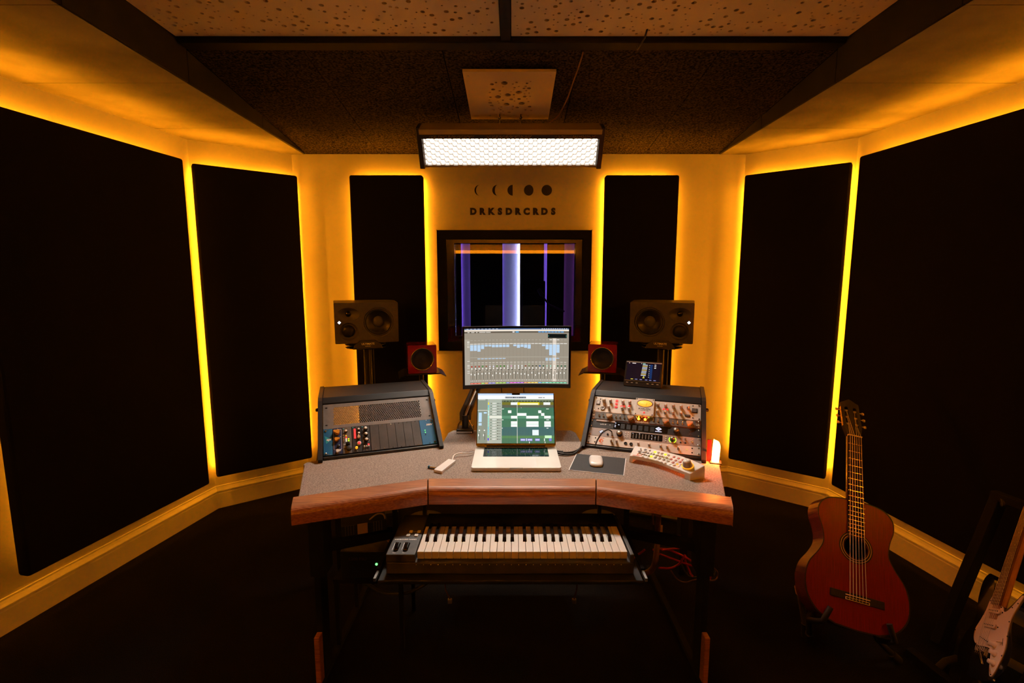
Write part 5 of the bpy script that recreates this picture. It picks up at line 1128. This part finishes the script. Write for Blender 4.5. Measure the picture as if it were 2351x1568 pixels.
mb = MB(FA); mb.prism([(-.028, .185), (.028, .185), (.0215, .648), (-.0215, .648)], .004, .010); mb.build('fingerboard', 'rosew', eg)
mb = MB(FA); mb.prism([(-.028, .125), (.028, .125), (.0215, .66), (-.0215, .66)], -.016, .004); mb.build('neck', 'maple', eg, bevel=.006)
mb = MB(FA)
for k in range(1, 22): y = .648*2**(-k/12); w_ = .0285-.0065*(y-.185)/.463; mb.box(-w_, w_, y-.001, y+.001, .010, .0112)
stuff(mb.build('frets', 'chrome', eg))
for k in (3, 5, 7, 9, 15, 17, 19): y = .648*(2**(-k/12)+2**(-(k-1)/12))/2; mb = MB(FA); mb.lathe([(.003, .010), (.003, .0103), (0, .0103)], 10, T(0, y, 0)); mb.build('dot_inlay', 'bone', eg)
mb = MB(FA); mb.box(-.0215, .0215, .648, .653, .002, .012); mb.build('nut', 'bone', eg)
hdp = spline([(-.0215, .655), (.0215, .655), (.026, .690), (.040, .72), (.038, .76), (.02, .80), (-.01, .835), (-.035, .83), (-.042, .80), (-.032, .74), (-.028, .69)], 3)
mb = MB(FA); mb.prism(hdp, -.014, .0); mb.build('headstock', 'maple', eg, bevel=.001)
for k in range(6): mb = MB(FA); y = .685+k*.024; x = -.030-.001*k; mb.cyl((x-.004, y, -.006), (x-.020, y, -.006), .003); mb.lathe([(0, 0), (.006, .002), (.006, .008), (0, .010)], 10, T(x-.018, y, -.006) @ RY(-90)); mb.build('tuning_peg', 'chrome', eg)
for k in range(6):
    a = -.0275+k*.0110; b_ = -.0175+k*.0070; mb = MB(FA); mb.tube([(a, -.010, .0115), (a, .0, .0125), (b_, .65, .0125), (-.022, .685+k*.024, .004)], .0007, 6); mb.build('string', 'string', eg)
es = thing('guitar_rack_stand', 'black steel guitar rack frame holding the electric guitar near the right wall', 'guitar stand')
pb_, pt_ = Vector((1.755, 1.80, .02)), Vector((1.998, 1.866, .63))
def bar(p0, p1, w_, d_, nm, m='matte_black'):
    ax = (p1-p0); X = Matrix.Translation(p0) @ ax.to_track_quat('Z', 'Y').to_matrix().to_4x4(); mb = MB(X); mb.box(-w_/2, w_/2, -d_/2, d_/2, 0, ax.length); return mb.build(nm, m, es, bevel=.003)
dwall = Vector((.148, -.989, 0))
bar(pb_, pt_, .034, .060, 'post'); bar(pt_ + Vector((-.02, .012, 0)), pt_ + dwall*.75, .034, .034, 'top_bar')
bar(pb_ + dwall*.75, pt_ + dwall*.75, .034, .060, 'post')
mb = MB(); mb.cyl(pt_ + Vector((-.028, -.03, -.016)), pt_ + Vector((.01, -.045, -.010)), .017); mb.build('clamp_knob', 'rubber', es)
f0 = onz(2178, 1545, .014); bar(Vector((f0.x-.04, f0.y-.06, .018)), Vector((pb_.x+.16, pb_.y+.06, .018)), .030, .030, 'foot_bar')
bar(Vector((1.60, 1.76, .018)), Vector((1.60, 1.76, .018)) + dwall*.85, .034, .034, 'lower_bar')
for k in range(3):
    p = Vector((1.62, 1.75, .018)) + dwall*(.08+.11*k); mb = MB(); mb.tube([p, p+Vector((.035, .004, .030)), p+Vector((.085, .008, .040))], .012); mb.build('padded_rest', 'rubber', es)
